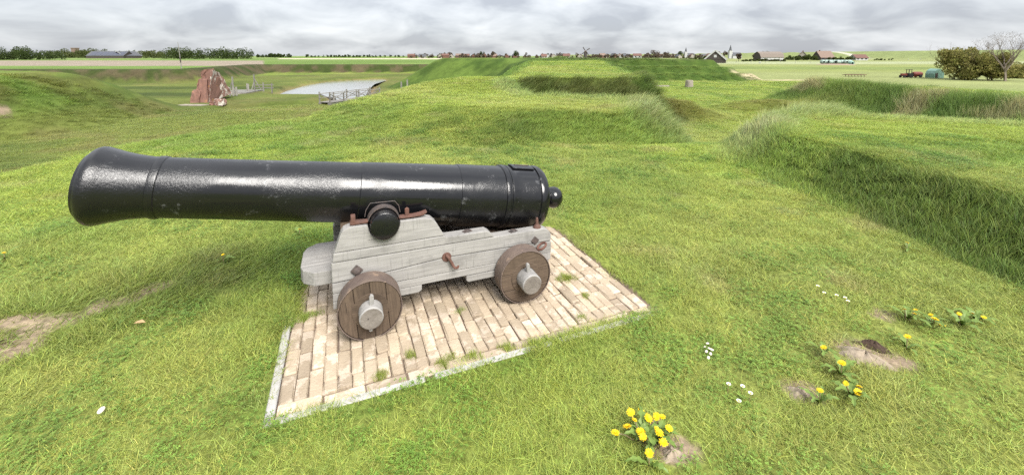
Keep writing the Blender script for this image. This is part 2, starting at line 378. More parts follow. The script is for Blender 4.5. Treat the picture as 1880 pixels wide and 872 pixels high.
# ------------------------------------------------------------------ what grows where
def cover(x, y, z, slope):
    """length of the grass in metres and its colour at a place"""
    far = np.hypot(x, y)
    n1 = fbm(x, y, 1.6, 61); n2 = fbm(x, y, .5, 67); n3 = fbm(x, y, 7, 71)
    lime = np.array((.305, .382, .072)); mid = np.array((.180, .275, .050)); deep = np.array((.078, .140, .024)); straw = np.array((.40, .35, .17)); pale = np.array((.27, .33, .11)); olive = np.array((.125, .128, .036))
    def mixc(a, b, f): return a * (1 - f[:, None]) + b * f[:, None]
    ones = np.ones((len(x), 3))
    c = mixc(ones * lime, ones * mid, sstep(.42, .66, n1) * .75)
    c = mixc(c, ones * np.array((.37, .40, .11)), sstep(.55, .75, n3) * .6)
    c = mixc(c, ones * straw, sstep(.60, .80, n2) * .4)
    ln = .019 + .015 * n1 + .015 * n2
    # long dark grass on the steep slopes and along the foot of the banks
    st = sstep(.20, .42, slope) * (far < 90)
    long_ = st
    band = sstep(.55, .1, np.abs(dline(x, y, [(-3.4, 2.25), (-2.4, 3.0), (-1.8, 3.35), (-1.35, 3.4)]) - .12))   # the rougher strip left of the gun
    edge = sstep(.34, .03, sdp(x, y, PAV)) * (fbm(x, y, .35, 81) > .42)
    long_ = np.maximum(long_, np.maximum(band * .5, edge * .15))
    c = mixc(c, mixc(ones * mid, ones * deep, sstep(.36, .6, n1)), long_ * .74)
    ln = ln + long_ * (.045 + .04 * n2)
    # wind-combed pale tall grass on the two ends of the near banks
    e1 = sstep(1.2, .3, np.hypot((x - 3.2), (y - 9.6) * .8)) ; e2 = sstep(.9, .2, dline(x, y, [(4.0, 6.9), (4.9, 8.2), (6.2, 8.6)]))
    e = np.maximum(e1, e2)
    ln = ln + e * .13; c = mixc(c, mixc(ones * pale, ones * np.array((.35, .38, .17)), sstep(.5, .7, n2)), e * .8)
    crest = sstep(.5, .12, dline(x, y, [(5.6, 8.2), (6.4, 8.5), (8.6, 7.0), (14, 0)])) + sstep(.6, .15, dline(x, y, [(3.1, 10.2), (2.2, 11.8), (.3, 12.9), (-.4, 15.6)]))
    ln = ln + np.clip(crest, 0, 1) * .09; c = mixc(c, ones * pale, np.clip(crest, 0, 1) * .7)
    # the two rough banks behind
    b2 = sstep(-.1, .25, sdp(x, y, R2)) * sstep(2.3, 1.7, sdp(x, y, R2)) * (y < 23) * (x > .25) * (x < 8.0)
    b4 = sstep(-.9, -.2, sdp(x, y, B4)) * sstep(3.0, 2.2, sdp(x, y, B4)) * (x < 19.2)
    ln = ln + b2 * .27 + b4 * .42
    c = mixc(c, mixc(ones * np.array((.105, .125, .034)), ones * deep * .85, sstep(.4, .6, n1)), b2 * .95)
    tuft = sstep(.56, .66, fbm(x, y, 1.3, 91))
    c = mixc(c, mixc(mixc(ones * mid, ones * deep, n1) , ones * np.array((.36, .315, .16)), tuft * .7), b4 * .92)
    # rust-tinted rabbit mounds, rough outer banks, the neighbouring bastion
    m1 = np.exp(-((x - 8.3) ** 2 / 3.0 + (y - 20.4) ** 2 / 2.2)) + .7 * np.exp(-((x - 14.3) ** 2 / 9 + (y - 23.0) ** 2 / 3.2))
    c = mixc(c, ones * np.array((.20, .185, .045)), np.clip(m1 * 1.1, 0, .7)); ln = ln * (1 - .4 * np.clip(m1, 0, 1))
    mo = sstep(9.5, 3, sdp(x, y, MO)); c = mixc(c, mixc(ones * mid, ones * np.array((.165, .145, .045)), sstep(.5, .66, fbm(x, y, 6, 95))), mo * .55); ln = ln + mo * .10
    o = sstep(8.6, 7.0, dline(x, y, OUT)); c = mixc(c, mixc(ones * np.array((.062, .088, .022)), ones * np.array((.15, .118, .066)), sstep(.45, .62, fbm(x, y, 3, 97))), o * .95); ln = ln + o * .25
    val = sstep(-2.2, -3.4, z) * (far < 150) * (dline(x, y, OUT) > 6); vn = fbm(x, y, 9, 113); vm_ = fbm(x, y, 3.5, 117)
    c = mixc(c, mixc(mixc(ones * np.array((.225, .265, .062)), ones * np.array((.155, .200, .045)), sstep(.4, .6, vn)), ones * np.array((.255, .225, .085)), sstep(.55, .72, vm_) * .55), val * .9)
    bands = np.maximum(sstep(4, 1.5, np.abs(y - 60 + .1 * x)), sstep(5, 2, np.abs(y - 79))) * (x < -44) * (x > -110); c = mixc(c, ones * np.array((.085, .125, .03)), bands * .8 * val)
    r3 = sstep(7.5, 6.5, sdp(x, y, R3)); d3 = np.clip(sdp(x, y, R3) / 7 * 3, 0, 3); fr = d3 - np.floor(d3); c = mixc(c, mixc(ones * mid * .8, ones * deep, sstep(.3, .55, fr)), r3 * .85); topb = sstep(1.6, .8, np.abs(sdp(x, y, R3) + .4)); c = mixc(c, ones * np.array((.075, .10, .028)), topb * .9); ln = ln + topb * .25
    lf = np.maximum(sstep(-.3, .8, sdp(x, y, R6)) * sstep(12, 10, sdp(x, y, R6)), sstep(.3, 1.5, sdp(x, y, R2)) * sstep(9, 7, sdp(x, y, R2)) * (x < 3)) * (y > 22); ln = ln + .1 * lf; c = mixc(c, mixc(ones * mid, ones * deep, sstep(.35, .6, fbm(x, y, 4, 141))), lf * .9)
    return ln, c

# ------------------------------------------------------------------ the ground: one sheet out to the horizon
def build_ground():
    fine = np.radians(np.arange(-66, 66.01, .3)); rest = np.radians(np.arange(70, 291, 4.0))
    ang = np.concatenate([fine, rest]); na = len(ang)
    rad = [.35]
    while rad[-1] < 9000: rad.append(rad[-1] * (1.0135 if rad[-1] < 900 else 1.035))
    rad = np.array(rad); nr = len(rad)
    A, RR = np.meshgrid(ang, rad)
    x = (np.sin(A) * RR).ravel(); y = (np.cos(A) * RR).ravel(); z = H(x, y)
    x = np.append(x, 0.); y = np.append(y, 0.); z = np.append(z, H(np.array([0.]), np.array([0.]))[0])
    idx = np.arange(nr * na).reshape(nr, na); nx = np.roll(idx, -1, axis=1)
    quads = np.stack([idx[:-1], idx[1:], nx[1:], nx[:-1]], -1).reshape(-1, 4)[:, ::-1]
    tris = np.stack([np.full(na, nr * na), idx[0], nx[0]], -1)[:, ::-1]
    me = bpy.data.meshes.new('ground')
    me.vertices.add(len(x)); me.vertices.foreach_set('co', np.stack([x, y, z], -1).ravel())
    loops = np.concatenate([quads.ravel(), tris.ravel()]); tot = np.concatenate([np.full(len(quads), 4), np.full(len(tris), 3)])
    me.loops.add(len(loops)); me.loops.foreach_set('vertex_index', loops.astype(np.int32))
    me.polygons.add(len(tot)); st = np.concatenate([[0], np.cumsum(tot)[:-1]])
    me.polygons.foreach_set('loop_start', st.astype(np.int32)); me.polygons.foreach_set('loop_total', tot.astype(np.int32))
    me.update(calc_edges=True)
    e = .15; slope = np.hypot(H(x + e, y) - z, H(x, y + e) - z) / e
    far = np.hypot(x, y)
    ln, c = cover(x, y, z, np.where(far < 90, slope, 0))
    c = c * (.46 - .02 * sstep(15, 70, far))[:, None]                 # thatch tone, darkened near and far: painted-in self-shadowing of the grass
    def put(mask, col): 
        nonlocal c
        c = c * (1 - mask[:, None]) + np.array(col) * mask[:, None]
    # the farmland
    fld = (sdp(x, y, LOW) > 6) & (sdp(x, y, B0) > 9) & (sdp(x, y, R2) > 11) & (sdp(x, y, R6) > 12) & (sdp(x, y, MO) > 11) & (dline(x, y, OUT) > 8)
    fm = fld.astype(float) * sstep(60, 100, far)
    n = fbm(x, y, 60, 101); strip = hash2(np.floor(x * .002 + y * .017), np.floor(x / 260 + .002 * y), 5)
    put(fm, (.098, .150, .034)); put(fm * sstep(.35, .7, n) * .5, (.155, .205, .055))
    put(fm * (strip > .62) * (y > 420) * .8, (.17, .215, .075)); put(fm * (strip < .2) * (y > 420) * .7, (.085, .135, .04))
    west = x < -.585 * y
    put(fm * west * sstep(188, 200, y + 4 * n) * sstep(405, 390, y), (.215, .178, .135)); put(fm * west * sstep(200, 170, y) * (y > 165), (.11, .175, .04))
    put(fm * (x > -.55 * y) * (x < .05 * y) * sstep(560, 580, y) * sstep(760, 740, y), (.42, .37, .28))
    east = fm * sstep(.28, .36, x / np.maximum(y, 1)) * (y > 0)
    put(east, (.185, .205, .080)); put(east * sstep(110, 130, y) * sstep(210, 190, y) * .8, (.175, .20, .060)); put(east * sstep(230, 240, y) * sstep(340, 320, y), (.245, .265, .15))
    put(east * sstep(150, 158, y + .15 * x) * sstep(196, 188, y + .15 * x) * .6, (.11, .15, .045))
    dk = sstep(60, 30, dline(x, y, DIKE)); put(dk, (.165, .195, .075))
    put(dk * sstep(3.2, 2.0, np.abs((x - 505) - (y - 640) * .35)) * (y > 560) * (y < 740), (.42, .40, .33))
    sh = sstep(1.6, .2, np.abs(sdp(x, y, WT) - .7)) * (z < -4.5); put(sh, (.19, .145, .075))
    rd = sstep(2.0, .9, dline(x, y, [(29, 52.5), (42, 53)])); put(rd * .8, (.36, .29, .19))
    bm = bare(x, y); put(bm, (.225, .172, .118))
    path = sstep(1.5, .6, dline(x, y, [(-44, 66), (-46, 74)])); put(path, (.36, .31, .25))
    b2 = (sdp(x, y, PAV) < -.03).astype(float); put(b2, (.16, .12, .085))
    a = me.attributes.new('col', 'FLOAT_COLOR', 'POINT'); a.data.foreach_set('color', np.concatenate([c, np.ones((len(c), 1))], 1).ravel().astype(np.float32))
    m = bpy.data.materials.new('ground_cover'); m.use_nodes = True; N = m.node_tree.nodes; K = m.node_tree.links
    b = N['Principled BSDF']; b.inputs['Roughness'].default_value = .95; b.inputs['Specular IOR Level'].default_value = .1
    at = N.new('ShaderNodeAttribute'); at.attribute_name = 'col'; tc = N.new('ShaderNodeTexCoord')
    col = at.outputs['Color']
    for s, amp, det in ((26.0, .5, 4), (1.3, .22, 6), (.09, .2, 6)):
        no = N.new('ShaderNodeTexNoise'); no.inputs['Scale'].default_value = s; no.inputs['Detail'].default_value = det; no.inputs['Roughness'].default_value = .7; K.new(tc.outputs['Object'], no.inputs['Vector'])
        mr = N.new('ShaderNodeMapRange'); mr.inputs[1].default_value = .3; mr.inputs[2].default_value = .7; mr.inputs[3].default_value = 1 - amp; mr.inputs[4].default_value = 1 + amp; K.new(no.outputs[0], mr.inputs[0])
        vm = N.new('ShaderNodeVectorMath'); vm.operation = 'SCALE'; K.new(col, vm.inputs[0]); K.new(mr.outputs[0], vm.inputs['Scale']); col = vm.outputs[0]
    K.new(col, b.inputs['Base Color'])
    nb = N.new('ShaderNodeTexNoise'); nb.inputs['Scale'].default_value = 18; nb.inputs['Detail'].default_value = 6; K.new(tc.outputs['Object'], nb.inputs['Vector'])
    bp = N.new('ShaderNodeBump'); bp.inputs['Strength'].default_value = .6; bp.inputs['Distance'].default_value = .03; K.new(nb.outputs[0], bp.inputs['Height']); K.new(bp.outputs[0], b.inputs['Normal'])
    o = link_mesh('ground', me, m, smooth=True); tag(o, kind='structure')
build_ground()
def hz(x, y): return float(H(np.array([x]), np.array([y]))[0])

# the moat
def build_water():
    m = bpy.data.materials.new('water'); m.use_nodes = True; N = m.node_tree.nodes; K = m.node_tree.links; b = N['Principled BSDF']
    b.inputs['Base Color'].default_value = (.20, .205, .20, 1); b.inputs['Roughness'].default_value = .12; b.inputs['Specular IOR Level'].default_value = .5
    tc = N.new('ShaderNodeTexCoord'); mp = N.new('ShaderNodeMapping'); mp.inputs['Scale'].default_value = (1, 2.2, 1); no = N.new('ShaderNodeTexNoise'); no.inputs['Scale'].default_value = 1.6; no.inputs['Detail'].default_value = 4
    K.new(tc.outputs['Object'], mp.inputs[0]); K.new(mp.outputs[0], no.inputs['Vector']); bp = N.new('ShaderNodeBump'); bp.inputs['Strength'].default_value = .15; bp.inputs['Distance'].default_value = .03
    K.new(no.outputs[0], bp.inputs['Height']); K.new(bp.outputs[0], b.inputs['Normal'])
    P = np.array(WT); c = P.mean(0); P = c + (P - c) * 1.09
    tag(mk('moat_water', ([(p[0], p[1], -4.95) for p in P], [tuple(range(len(P)))]), m), kind='structure')
build_water()

def at(px, py, z):
    """the point of height z that the photograph shows at a pixel (1880 x 872)"""
    dx, dz = (px - 940) / PX_F, -(py - PX_PP) / PX_F; c, s = math.cos(PITCH), math.sin(PITCH)
    d = Vector((dx, c + s * dz, -s + c * dz)); t = (z - CAM_H) / d.z
    return Vector((0, 0, CAM_H)) + d * t
# ------------------------------------------------------------------ grass: blades in tufts, strewn over the near land
def tuft(n, rad, h, w, lean, bend, seed, wind=(0, 0)):
    r = np.random.default_rng(seed); V, F, S = [], [], []
    for i in range(n):
        a = r.uniform(0, 6.283); q = rad * math.sqrt(r.uniform()); bx, by = q * math.cos(a), q * math.sin(a)
        g = r.uniform(0, 6.283); hh = h * r.uniform(.45, 1.15); ww = w * r.uniform(.6, 1.3)
        d = np.array((math.cos(g), math.sin(g))) * r.uniform(.2, 1) * lean + np.array(wind) * r.uniform(.5, 1.2)
        f = r.uniform(0, 3.14); s = np.array((math.cos(f), math.sin(f))) * ww; k = len(V); kb = bend * r.uniform(.4, 1.5)
        for t, wt in ((0, 1.0), (.45, .85), (.8, .5)):
            o = d * hh * (t + kb * t * t); zz = hh * (t - .35 * kb * t * t)
            V.append((bx + o[0] - s[0] * wt, by + o[1] - s[1] * wt, zz)); V.append((bx + o[0] + s[0] * wt, by + o[1] + s[1] * wt, zz))
        o = d * hh * (1 + kb); V.append((bx + o[0], by + o[1], hh * (1 - .35 * kb)))
        F += [(k, k + 1, k + 3, k + 2), (k + 2, k + 3, k + 5, k + 4), (k + 4, k + 5, k + 6)]
        u = r.uniform(.55, 1.42); dry = r.uniform() < .08
        cc = (u * 1.35, u * 1.12, u * 1.45) if dry else (u * r.uniform(.88, 1.12), u, u * r.uniform(.8, 1.2))
        S += [cc] * 7
    return V, F, S
tufts = bpy.data.collections.new('grass_tufts')
def add_tuft(i, *a, **k):
    V, F, S = tuft(*a, **k); me = bpy.data.meshes.new('grass_tuft'); me.from_pydata(V, [], F)
    at = me.attributes.new('shade', 'FLOAT_COLOR', 'POINT'); at.data.foreach_set('color', np.concatenate([np.array(S), np.ones((len(S), 1))], 1).ravel().astype(np.float32))
    me.materials.append(M['blade']); o = bpy.data.objects.new('tuft_%02d' % i, me); tufts.objects.link(o)
TUFT_H = (.045, .13, .32)
for i in range(5): add_tuft(i, 100, .085, TUFT_H[0], .00135, 1.3, .5, 100 + i, wind=(.2, 0))           # short lawn
for i in range(5, 9): add_tuft(i, 56, .085, TUFT_H[1], .0019, .5, .7, 100 + i, wind=(.35, .08))      # long grass
for i in range(9, 12): add_tuft(i, 50, .12, TUFT_H[2], .0023, .28, .7, 100 + i, wind=(.5, .1))       # tall combed grass

def clover(i, n, rad, seed):
    r = np.random.default_rng(seed); V, F, S = [], [], []
    for q in range(n):
        a = r.uniform(0, 6.283); d = rad * math.sqrt(r.uniform()); bx, by, zz = d * math.cos(a), d * math.sin(a), r.uniform(.3, 1.0) * TUFT_H[0]; t0 = r.uniform(0, 2); u = r.uniform(.5, 1.05)
        for t in range(3):
            g = t0 + t * 2.094; c, s_ = math.cos(g), math.sin(g); L = r.uniform(.006, .011); k = len(V); tz = r.uniform(-.2, .4) * L
            V += [(bx, by, zz), (bx + L * .7 * c - L * .45 * s_, by + L * .7 * s_ + L * .45 * c, zz + tz), (bx + L * 1.15 * c, by + L * 1.15 * s_, zz + tz), (bx + L * .7 * c + L * .45 * s_, by + L * .7 * s_ - L * .45 * c, zz + tz)]
            F.append((k, k + 1, k + 2, k + 3)); S += [(u * .68, u * .92, u * .75)] * 4
    me = bpy.data.meshes.new('clover_tuft'); me.from_pydata(V, [], F)
    at_ = me.attributes.new('shade', 'FLOAT_COLOR', 'POINT'); at_.data.foreach_set('color', np.concatenate([np.array(S), np.ones((len(S), 1))], 1).ravel().astype(np.float32))
    me.materials.append(M['blade']); o = bpy.data.objects.new('tuft_%02d' % i, me); tufts.objects.link(o)
clover(12, 26, .08, 7); clover(13, 22, .08, 8)

def scatter():
    PX, PY, SX = [], [], []
    for d0, d1, dens, sx in ((.75, 3.2, 300, .85), (3.2, 6, 170, 1.1), (6, 10, 95, 1.5), (10, 18, 42, 2.2), (18, 34, 16, 3.2), (34, 60, 6, 4.5)):
        th0 = R(62); n = int(th0 * (d1 * d1 - d0 * d0) * dens)
        a = rng.uniform(-th0, th0, n); r = np.sqrt(rng.uniform(d0 * d0, d1 * d1, n))
        PX.append(np.sin(a) * r); PY.append(np.cos(a) * r); SX.append(np.full(n, sx))
    # denser in the rough banks
    for (x0, x1, y0, y1, n, sx) in ((-1, 9, 16, 22, 2600, 2.2), (16, 20, 8, 30, 3600, 2.2), (1.2, 4.2, 7.6, 11.2, 1500, 1.5), (3.4, 8.5, 5.8, 9.4, 2200, 1.5), (3.5, 5.2, 2.4, 7.4, 3200, .9), (-3.5, 2.5, 7.8, 10.2, 2600, 1.2)):
        PX.append(rng.uniform(x0, x1, n)); PY.append(rng.uniform(y0, y1, n)); SX.append(np.full(n, sx))
    # tufts creeping over the edge of the paving
    for u0, u1, v0, v1, n in ((.85, 1.8, -.475, -.44, 90), (-.55, -.46, .3, 1.1, 150), (-.5, -.43, .75, 1.1, 60)):
        uu = rng.uniform(u0, u1, n); vv = rng.uniform(v0, v1, n); p = W1 + uu[:, None] * UV[0] + vv[:, None] * UV[1]
        PX.append(p[:, 0]); PY.append(p[:, 1]); SX.append(np.full(n, .8))
    # weeds in the joints
    weeds = [(565, 583, 20, .04), (1040, 512, 16, .035), (860, 660, 12, .04), (812, 668, 7, .03), (990, 634, 26, .04), (1066, 585, 8, .02), (842, 573, 6, .02), (930, 640, 7, .02), (700, 690, 6, .015), (1075, 545, 7, .02), (755, 655, 5, .015)]
    for px, py, n, r_ in weeds:
        p = at(px, py, 0.0); PX.append(p.x + rng.normal(0, r_, n)); PY.append(p.y + rng.normal(0, r_ * .6, n)); SX.append(np.full(n, .28))
    NC = 310 + sum(w[2] for w in weeds)
    x, y, sx = map(np.concatenate, (PX, PY, SX)); z = H(x, y)
    e = .15; slope = np.hypot(H(x + e, y) - z, H(x, y + e) - z) / e
    ln, c = cover(x, y, z, np.where(sdp(x, y, PAV) < .6, 0, slope)); far = np.hypot(x, y)
    inside = sdp(x, y, PAV) < .012
    creep = np.zeros(len(x), bool); creep[-NC:] = True
    z = np.where(inside & creep, .0, z)
    keep = (~inside | creep) & (z > -4.75) & (bare(x, y) < rng.uniform(.2, 1.12, len(x))) & (np.hypot(x, y) > .6)
    fld = (sdp(x, y, LOW) > 7) & (sdp(x, y, B0) > 9) & (sdp(x, y, R2) > 11) & (sdp(x, y, R6) > 12) & (sdp(x, y, MO) > 11) & (dline(x, y, OUT) > 8); keep &= ~fld
    x, y, z, sx, ln, c, far = (v[keep] for v in (x, y, z, sx, ln, c, far)); n = len(x)
    lng = ln > .065; tall = ln > .21
    idx = np.where(tall, rng.integers(9, 12, n), np.where(lng, rng.integers(5, 9, n), rng.integers(0, 5, n)))
    weed = (~lng) & (far < 9) & (fbm(x, y, .45, 131) + rng.uniform(-.2, .2, n) > .66); idx = np.where(weed, rng.integers(12, 14, n), idx)
    hgt = ln * rng.uniform(.75, 1.3, n) * (1 + .05 * np.minimum(far, 45))**np.where(lng, .2, .6)
    base = np.where(tall, TUFT_H[2], np.where(lng, TUFT_H[1], TUFT_H[0])); sx = np.where(tall, sx ** .6, np.where(lng, sx ** .85, sx))
    scale = np.stack([sx * rng.uniform(.8, 1.25, n)] * 2 + [hgt / base], -1)
    c = c * rng.uniform(.82, 1.2, n)[:, None] * np.stack([rng.uniform(.92, 1.08, n), np.ones(n), np.ones(n)], -1)
    rz = np.where(lng, rng.normal(0, .45, n), rng.uniform(0, 6.283, n))
    return x, y, z - .004, scale, rz, idx, c
def build_grass():
    x, y, z, scale, rz, idx, c = scatter(); n = len(x)
    me = bpy.data.meshes.new('grass'); me.vertices.add(n); me.vertices.foreach_set('co', np.stack([x, y, z], -1).ravel())
    a = me.attributes.new('gscale', 'FLOAT_VECTOR', 'POINT'); a.data.foreach_set('vector', scale.ravel().astype(np.float32))
    a = me.attributes.new('grot', 'FLOAT_VECTOR', 'POINT'); a.data.foreach_set('vector', np.stack([np.zeros(n), np.zeros(n), rz], -1).ravel().astype(np.float32))
    a = me.attributes.new('gidx', 'INT', 'POINT'); a.data.foreach_set('value', idx.astype(np.int32))
    a = me.attributes.new('col', 'FLOAT_COLOR', 'POINT'); a.data.foreach_set('color', np.concatenate([c, np.ones((n, 1))], 1).ravel().astype(np.float32))
    o = link_mesh('grass', me, M['blade']); tag(o, 'green and yellowish grass covering the lawn and the banks', 'grass', kind='stuff')
    ng = bpy.data.node_groups.new('strew', 'GeometryNodeTree')
    ng.interface.new_socket('Geometry', in_out='INPUT', socket_type='NodeSocketGeometry'); ng.interface.new_socket('Geometry', in_out='OUTPUT', socket_type='NodeSocketGeometry')
    N = ng.nodes; K = ng.links; gi = N.new('NodeGroupInput'); go = N.new('NodeGroupOutput')
    ci = N.new('GeometryNodeCollectionInfo'); ci.inputs['Collection'].default_value = tufts; ci.inputs['Separate Children'].default_value = True; ci.inputs['Reset Children'].default_value = True
    ip = N.new('GeometryNodeInstanceOnPoints'); ip.inputs['Pick Instance'].default_value = True
    def na(name, t):
        q = N.new('GeometryNodeInputNamedAttribute'); q.data_type = t; q.inputs['Name'].default_value = name; return q.outputs[0]
    K.new(gi.outputs[0], ip.inputs['Points']); K.new(ci.outputs[0], ip.inputs['Instance'])
    K.new(na('gidx', 'INT'), ip.inputs['Instance Index'])
    e2r = N.new('FunctionNodeEulerToRotation'); K.new(na('grot', 'FLOAT_VECTOR'), e2r.inputs[0]); K.new(e2r.outputs[0], ip.inputs['Rotation'])
    K.new(na('gscale', 'FLOAT_VECTOR'), ip.inputs['Scale']); K.new(ip.outputs[0], go.inputs[0])
    md = o.modifiers.new('strew', 'NODES'); md.node_group = ng
    print('grass tufts:', n)
build_grass()

# ------------------------------------------------------------------ the brick paving under the gun
def build_paving():
    P = [(*p, -.009) for p in PAV]
    pav = mk('pavement', (P, [(0, 1, 2, 3)]), M['joint']); tag(pav, kind='structure')
    meshes = []
    for i in range(6):
        r = random.Random(40 + i); V, F = box((0, 0, 0), (1, 1, 1))
        bm = bmesh.new(); vs_ = [bm.verts.new((v[0] * .198, v[1] * .0662, v[2] * .05)) for v in V]
        for f in F: bm.faces.new([vs_[k] for k in f])
        bmesh.ops.bevel(bm, geom=list(bm.edges), offset=.007, segments=1, affect='EDGES')
        for v in bm.verts: v.co += Vector((r.uniform(-.004, .004), r.uniform(-.0035, .0035), r.uniform(-.0025, .0025)))
        me = bpy.data.meshes.new('brick'); bm.to_mesh(me); bm.free(); me.materials.append(M['brick']); meshes.append(me)
    def brick(u, v, ang, L=1.0, wd=1.0):
        o = bpy.data.objects.new('brick', random.choice(meshes)); COL.objects.link(o); o.parent = pav
        p = uv_world(u, v); o.location = (p[0], p[1], -.021 + random.uniform(-.004, .005) + .008 * (random.random() < .06))
        o.rotation_euler = (random.gauss(0, .012), random.gauss(0, .016), TH + ang + random.gauss(0, .012)); o.scale = (L, wd, 1)
    k = .048
    u = PAV_U[0] + k + .1
    while u < PAV_U[1] - .05:                                     # one course lengthwise along the front
        L = random.choice((1, 1, 1, .55)); brick(u, PAV_V[0] + k + .034, 0, L); u += .206 * L
    pitch = .0678; n = int((PAV_U[1] - PAV_U[0] - k) / pitch)
    for i in range(n):
        u = PAV_U[0] + k + (i + .5) * pitch; v = PAV_V[0] + k + .070; first = True
        wd = 1.0
        while v < PAV_V[1] - .03:
            L = (1.0, .5, .78, .42)[(i * 2 + i // 3) % 4] if first else random.choice((1, 1, 1, 1, 1, .97, .5) if random.random() < .12 else (1, 1.02, .985)); first = False
            brick(u + random.uniform(-.003, .003), v + .104 * L, math.pi / 2, L, wd * random.uniform(.95, 1.03)); v += .2075 * L
    def kerb(a, b):
        a = np.array(a); b = np.array(b); c = (a + b) / 2; L = np.linalg.norm(b - a)
        me_ = box((0, 0, 0), (L - .006, .043, .10)); p = uv_world(*c)
        o = mk('kerb_stone', me_, M['concrete'], pav); bevel(o, .005, 1); ang = math.atan2(b[1] - a[1], b[0] - a[0])
        o.location = (p[0], p[1], -.037 + random.uniform(-.002, .002)); o.rotation_euler = (0, 0, TH + ang)
    u0, u1, v0, v1 = *PAV_U, *PAV_V
    for t in range(3): kerb((u0 + .75 * t + .046, v0 + .022), (u0 + .75 * (t + 1), v0 + .022))
    for t in range(2): kerb((u0 + .022, v0 + .77 * t), (u0 + .022, v0 + .77 * (t + 1)))
build_paving()

# ------------------------------------------------------------------ the gun on its truck carriage
def build_cannon():
    VC = .48; cu = .5
    c = uv_world(cu, VC); root = empty('cannon', (c[0], c[1], 0), TH)
    tag(root, 'glossy black iron cannon on a weathered grey wooden carriage with four wheels', 'cannon')
    def loc(vf): return move(vf, (-cu, -VC, 0))          # (u, v, w) measured from the front wheel -> local
    def part(name, vf, mat, parent=root, bv=0, sm=False, seg=2):
        o = mk(name, loc(vf), M[mat], parent)
        if bv: bevel(o, bv, seg)
        if sm: autosmooth(o)
        return o
    # --- barrel, turned along its axis: s from the muzzle
    u0, w0, slope = -1.482, .996, .1525
    prof = [(.075, .075), (.056, .10), (.052, .165), (.056, .182), (.068, .188), (.074, .190), (.077, .206), (.088, .216), (.102, .2215), (.12, .222), (.15, .213), (.20, .199), (.26, .187), (.32, .180), (.362, .177),
            (.366, .183), (.384, .185), (.402, .183), (.406, .178), (.44, .1785), (.7, .184), (1.0, .192), (1.25, .200), (1.475, .2075), (1.479, .213), (1.492, .214), (1.505, .2135), (1.75, .219), (2.09, .227), (2.148, .2285), (2.151, .234), (2.170, .2345), (2.30, .2355), (2.488, .238),
            (2.491, .247), (2.506, .250), (2.521, .247), (2.526, .241), (2.534, .241), (2.538, .247), (2.549, .248), (2.56, .244), (2.64, .243), (2.765, .243), (2.769, .253), (2.785, .257), (2.80, .257), (2.815, .252), (2.835, .240), (2.85, .215), (2.862, .17), (2.868, .075)]
    prof = [(a_, b_ * (.985 if a_ < 1.4 else .972)) for a_, b_ in prof]
    ang = math.atan(slope)
    bar = mk('barrel', lathe(prof, 96), M['paint'], root); autosmooth(bar, 28)
    bar.location = (u0 - cu, 0, w0); bar.rotation_euler = (0, ang, 0)
    bore = mk('bore', lathe([(.056, .0995), (.08, .098), (.5, .097), (.52, .01)], 40, close=False), M['iron'], bar); bore.location = (.001, 0, 0)
    cas = mk('cascabel', lathe([(2.855, .078), (2.875, .066), (2.90, .056), (2.925, .055), (2.94, .066), (2.962, .081), (2.99, .088), (3.02, .083), (3.045, .066), (3.062, .040), (3.068, .012)], 40), M['paint'], bar, True)
    rr = .2365; g = []
    for k in range(7):
        a = R(-15 + 5 * k)
        g.append((rr * math.sin(a), rr * math.cos(a)))
    o2 = [((rr + .014) * math.sin(R(15 - 5 * k)), (rr + .014) * math.cos(R(15 - 5 * k))) for k in range(7)]
    poly = g + o2; n = len(poly)
    V = [(2.575, p[0], p[1]) for p in poly] + [(2.755, p[0], p[1]) for p in poly]
    vp = mk('vent_patch', (V, [tuple(range(n)), tuple(range(2 * n - 1, n - 1, -1))] + [(i, i + n, (i + 1) % n + n, (i + 1) % n) for i in range(n)]), M['paint'], bar); bevel(vp, .004, 1)
    mk('vent_slot', box((2.665, 0, rr + .0145), (.12, .022, .006)), M['iron'], bar)
    # --- trunnions
    for s in (-1, 1):
        v_in, v_out = VC + s * .15, VC + s * .385
        t = lathe([(0, .090), (.002, .090), (.19, .087), (.232, .085), (.236, .078), (.240, .02)], 40, 'Y')
        t = ([(v[0], v[1] if s > 0 else -v[1], v[2]) for v in t[0]], t[1] if s > 0 else [f[::-1] for f in t[1]])
        part('trunnion', move(t, (.115, v_in, .656)), 'paint', sm=True)
    # --- the two cheeks, built up of planks
    for s, far in ((-1, False), (1, True)):
        a, b = (.14, .225) if not far else (2 * VC - .225, 2 * VC - .14)
        e = .0015
        def pl(name, poly, dy=0.0, bv=.006): return part(name, prism_y(poly, a + dy, b - dy), 'grey_wood', ck, bv)
        ck = part('cheek', prism_y([(-.2, .262), (1.286, .258), (1.286, .345), (.5, .362), (.1, .335), (-.2, .325)], a, b), 'grey_wood', bv=.005)
        pl('plank', [(-.2, .329), (.1, .339), (.5, .366), (1.286, .349), (1.286, .400), (1.262, .435), (1.225, .448), (.85, .450), (-.2, .456)], e, .007)
        pl('plank', [(-.194, .4585), (.842, .4525), (.815, .485), (.79, .502), (.506, .506), (.49, .516), (-.185, .516)], 0, .007)
        top = [(-.180, .5185), (.492, .5185), (.470, .56), (.44, .615), (.412, .643), (.37, .655), (.218, .656)]
        for k in range(11):
            q = R(0 - 18 * k); top.append((.115 + .098 * math.cos(q), .656 + .098 * math.sin(q)))
        top += [(.01, .662), (-.09, .664), (-.125, .652), (-.14, .63)]
        pl('plank', top, .002, .006)
        pl('plank', [(-.2, .2105), (1.284, .206), (1.284, .2575), (-.2, .2595)], .001, .005)
        pl('foot', [(-.2, .160), (.318, .158), (.338, .172), (.338, .2085), (-.2, .2085)], .002, .006)
        pl('foot', [(.655, .158), (1.27, .158), (1.27, .2035), (.640, .2045), (.640, .17)], .002, .006)
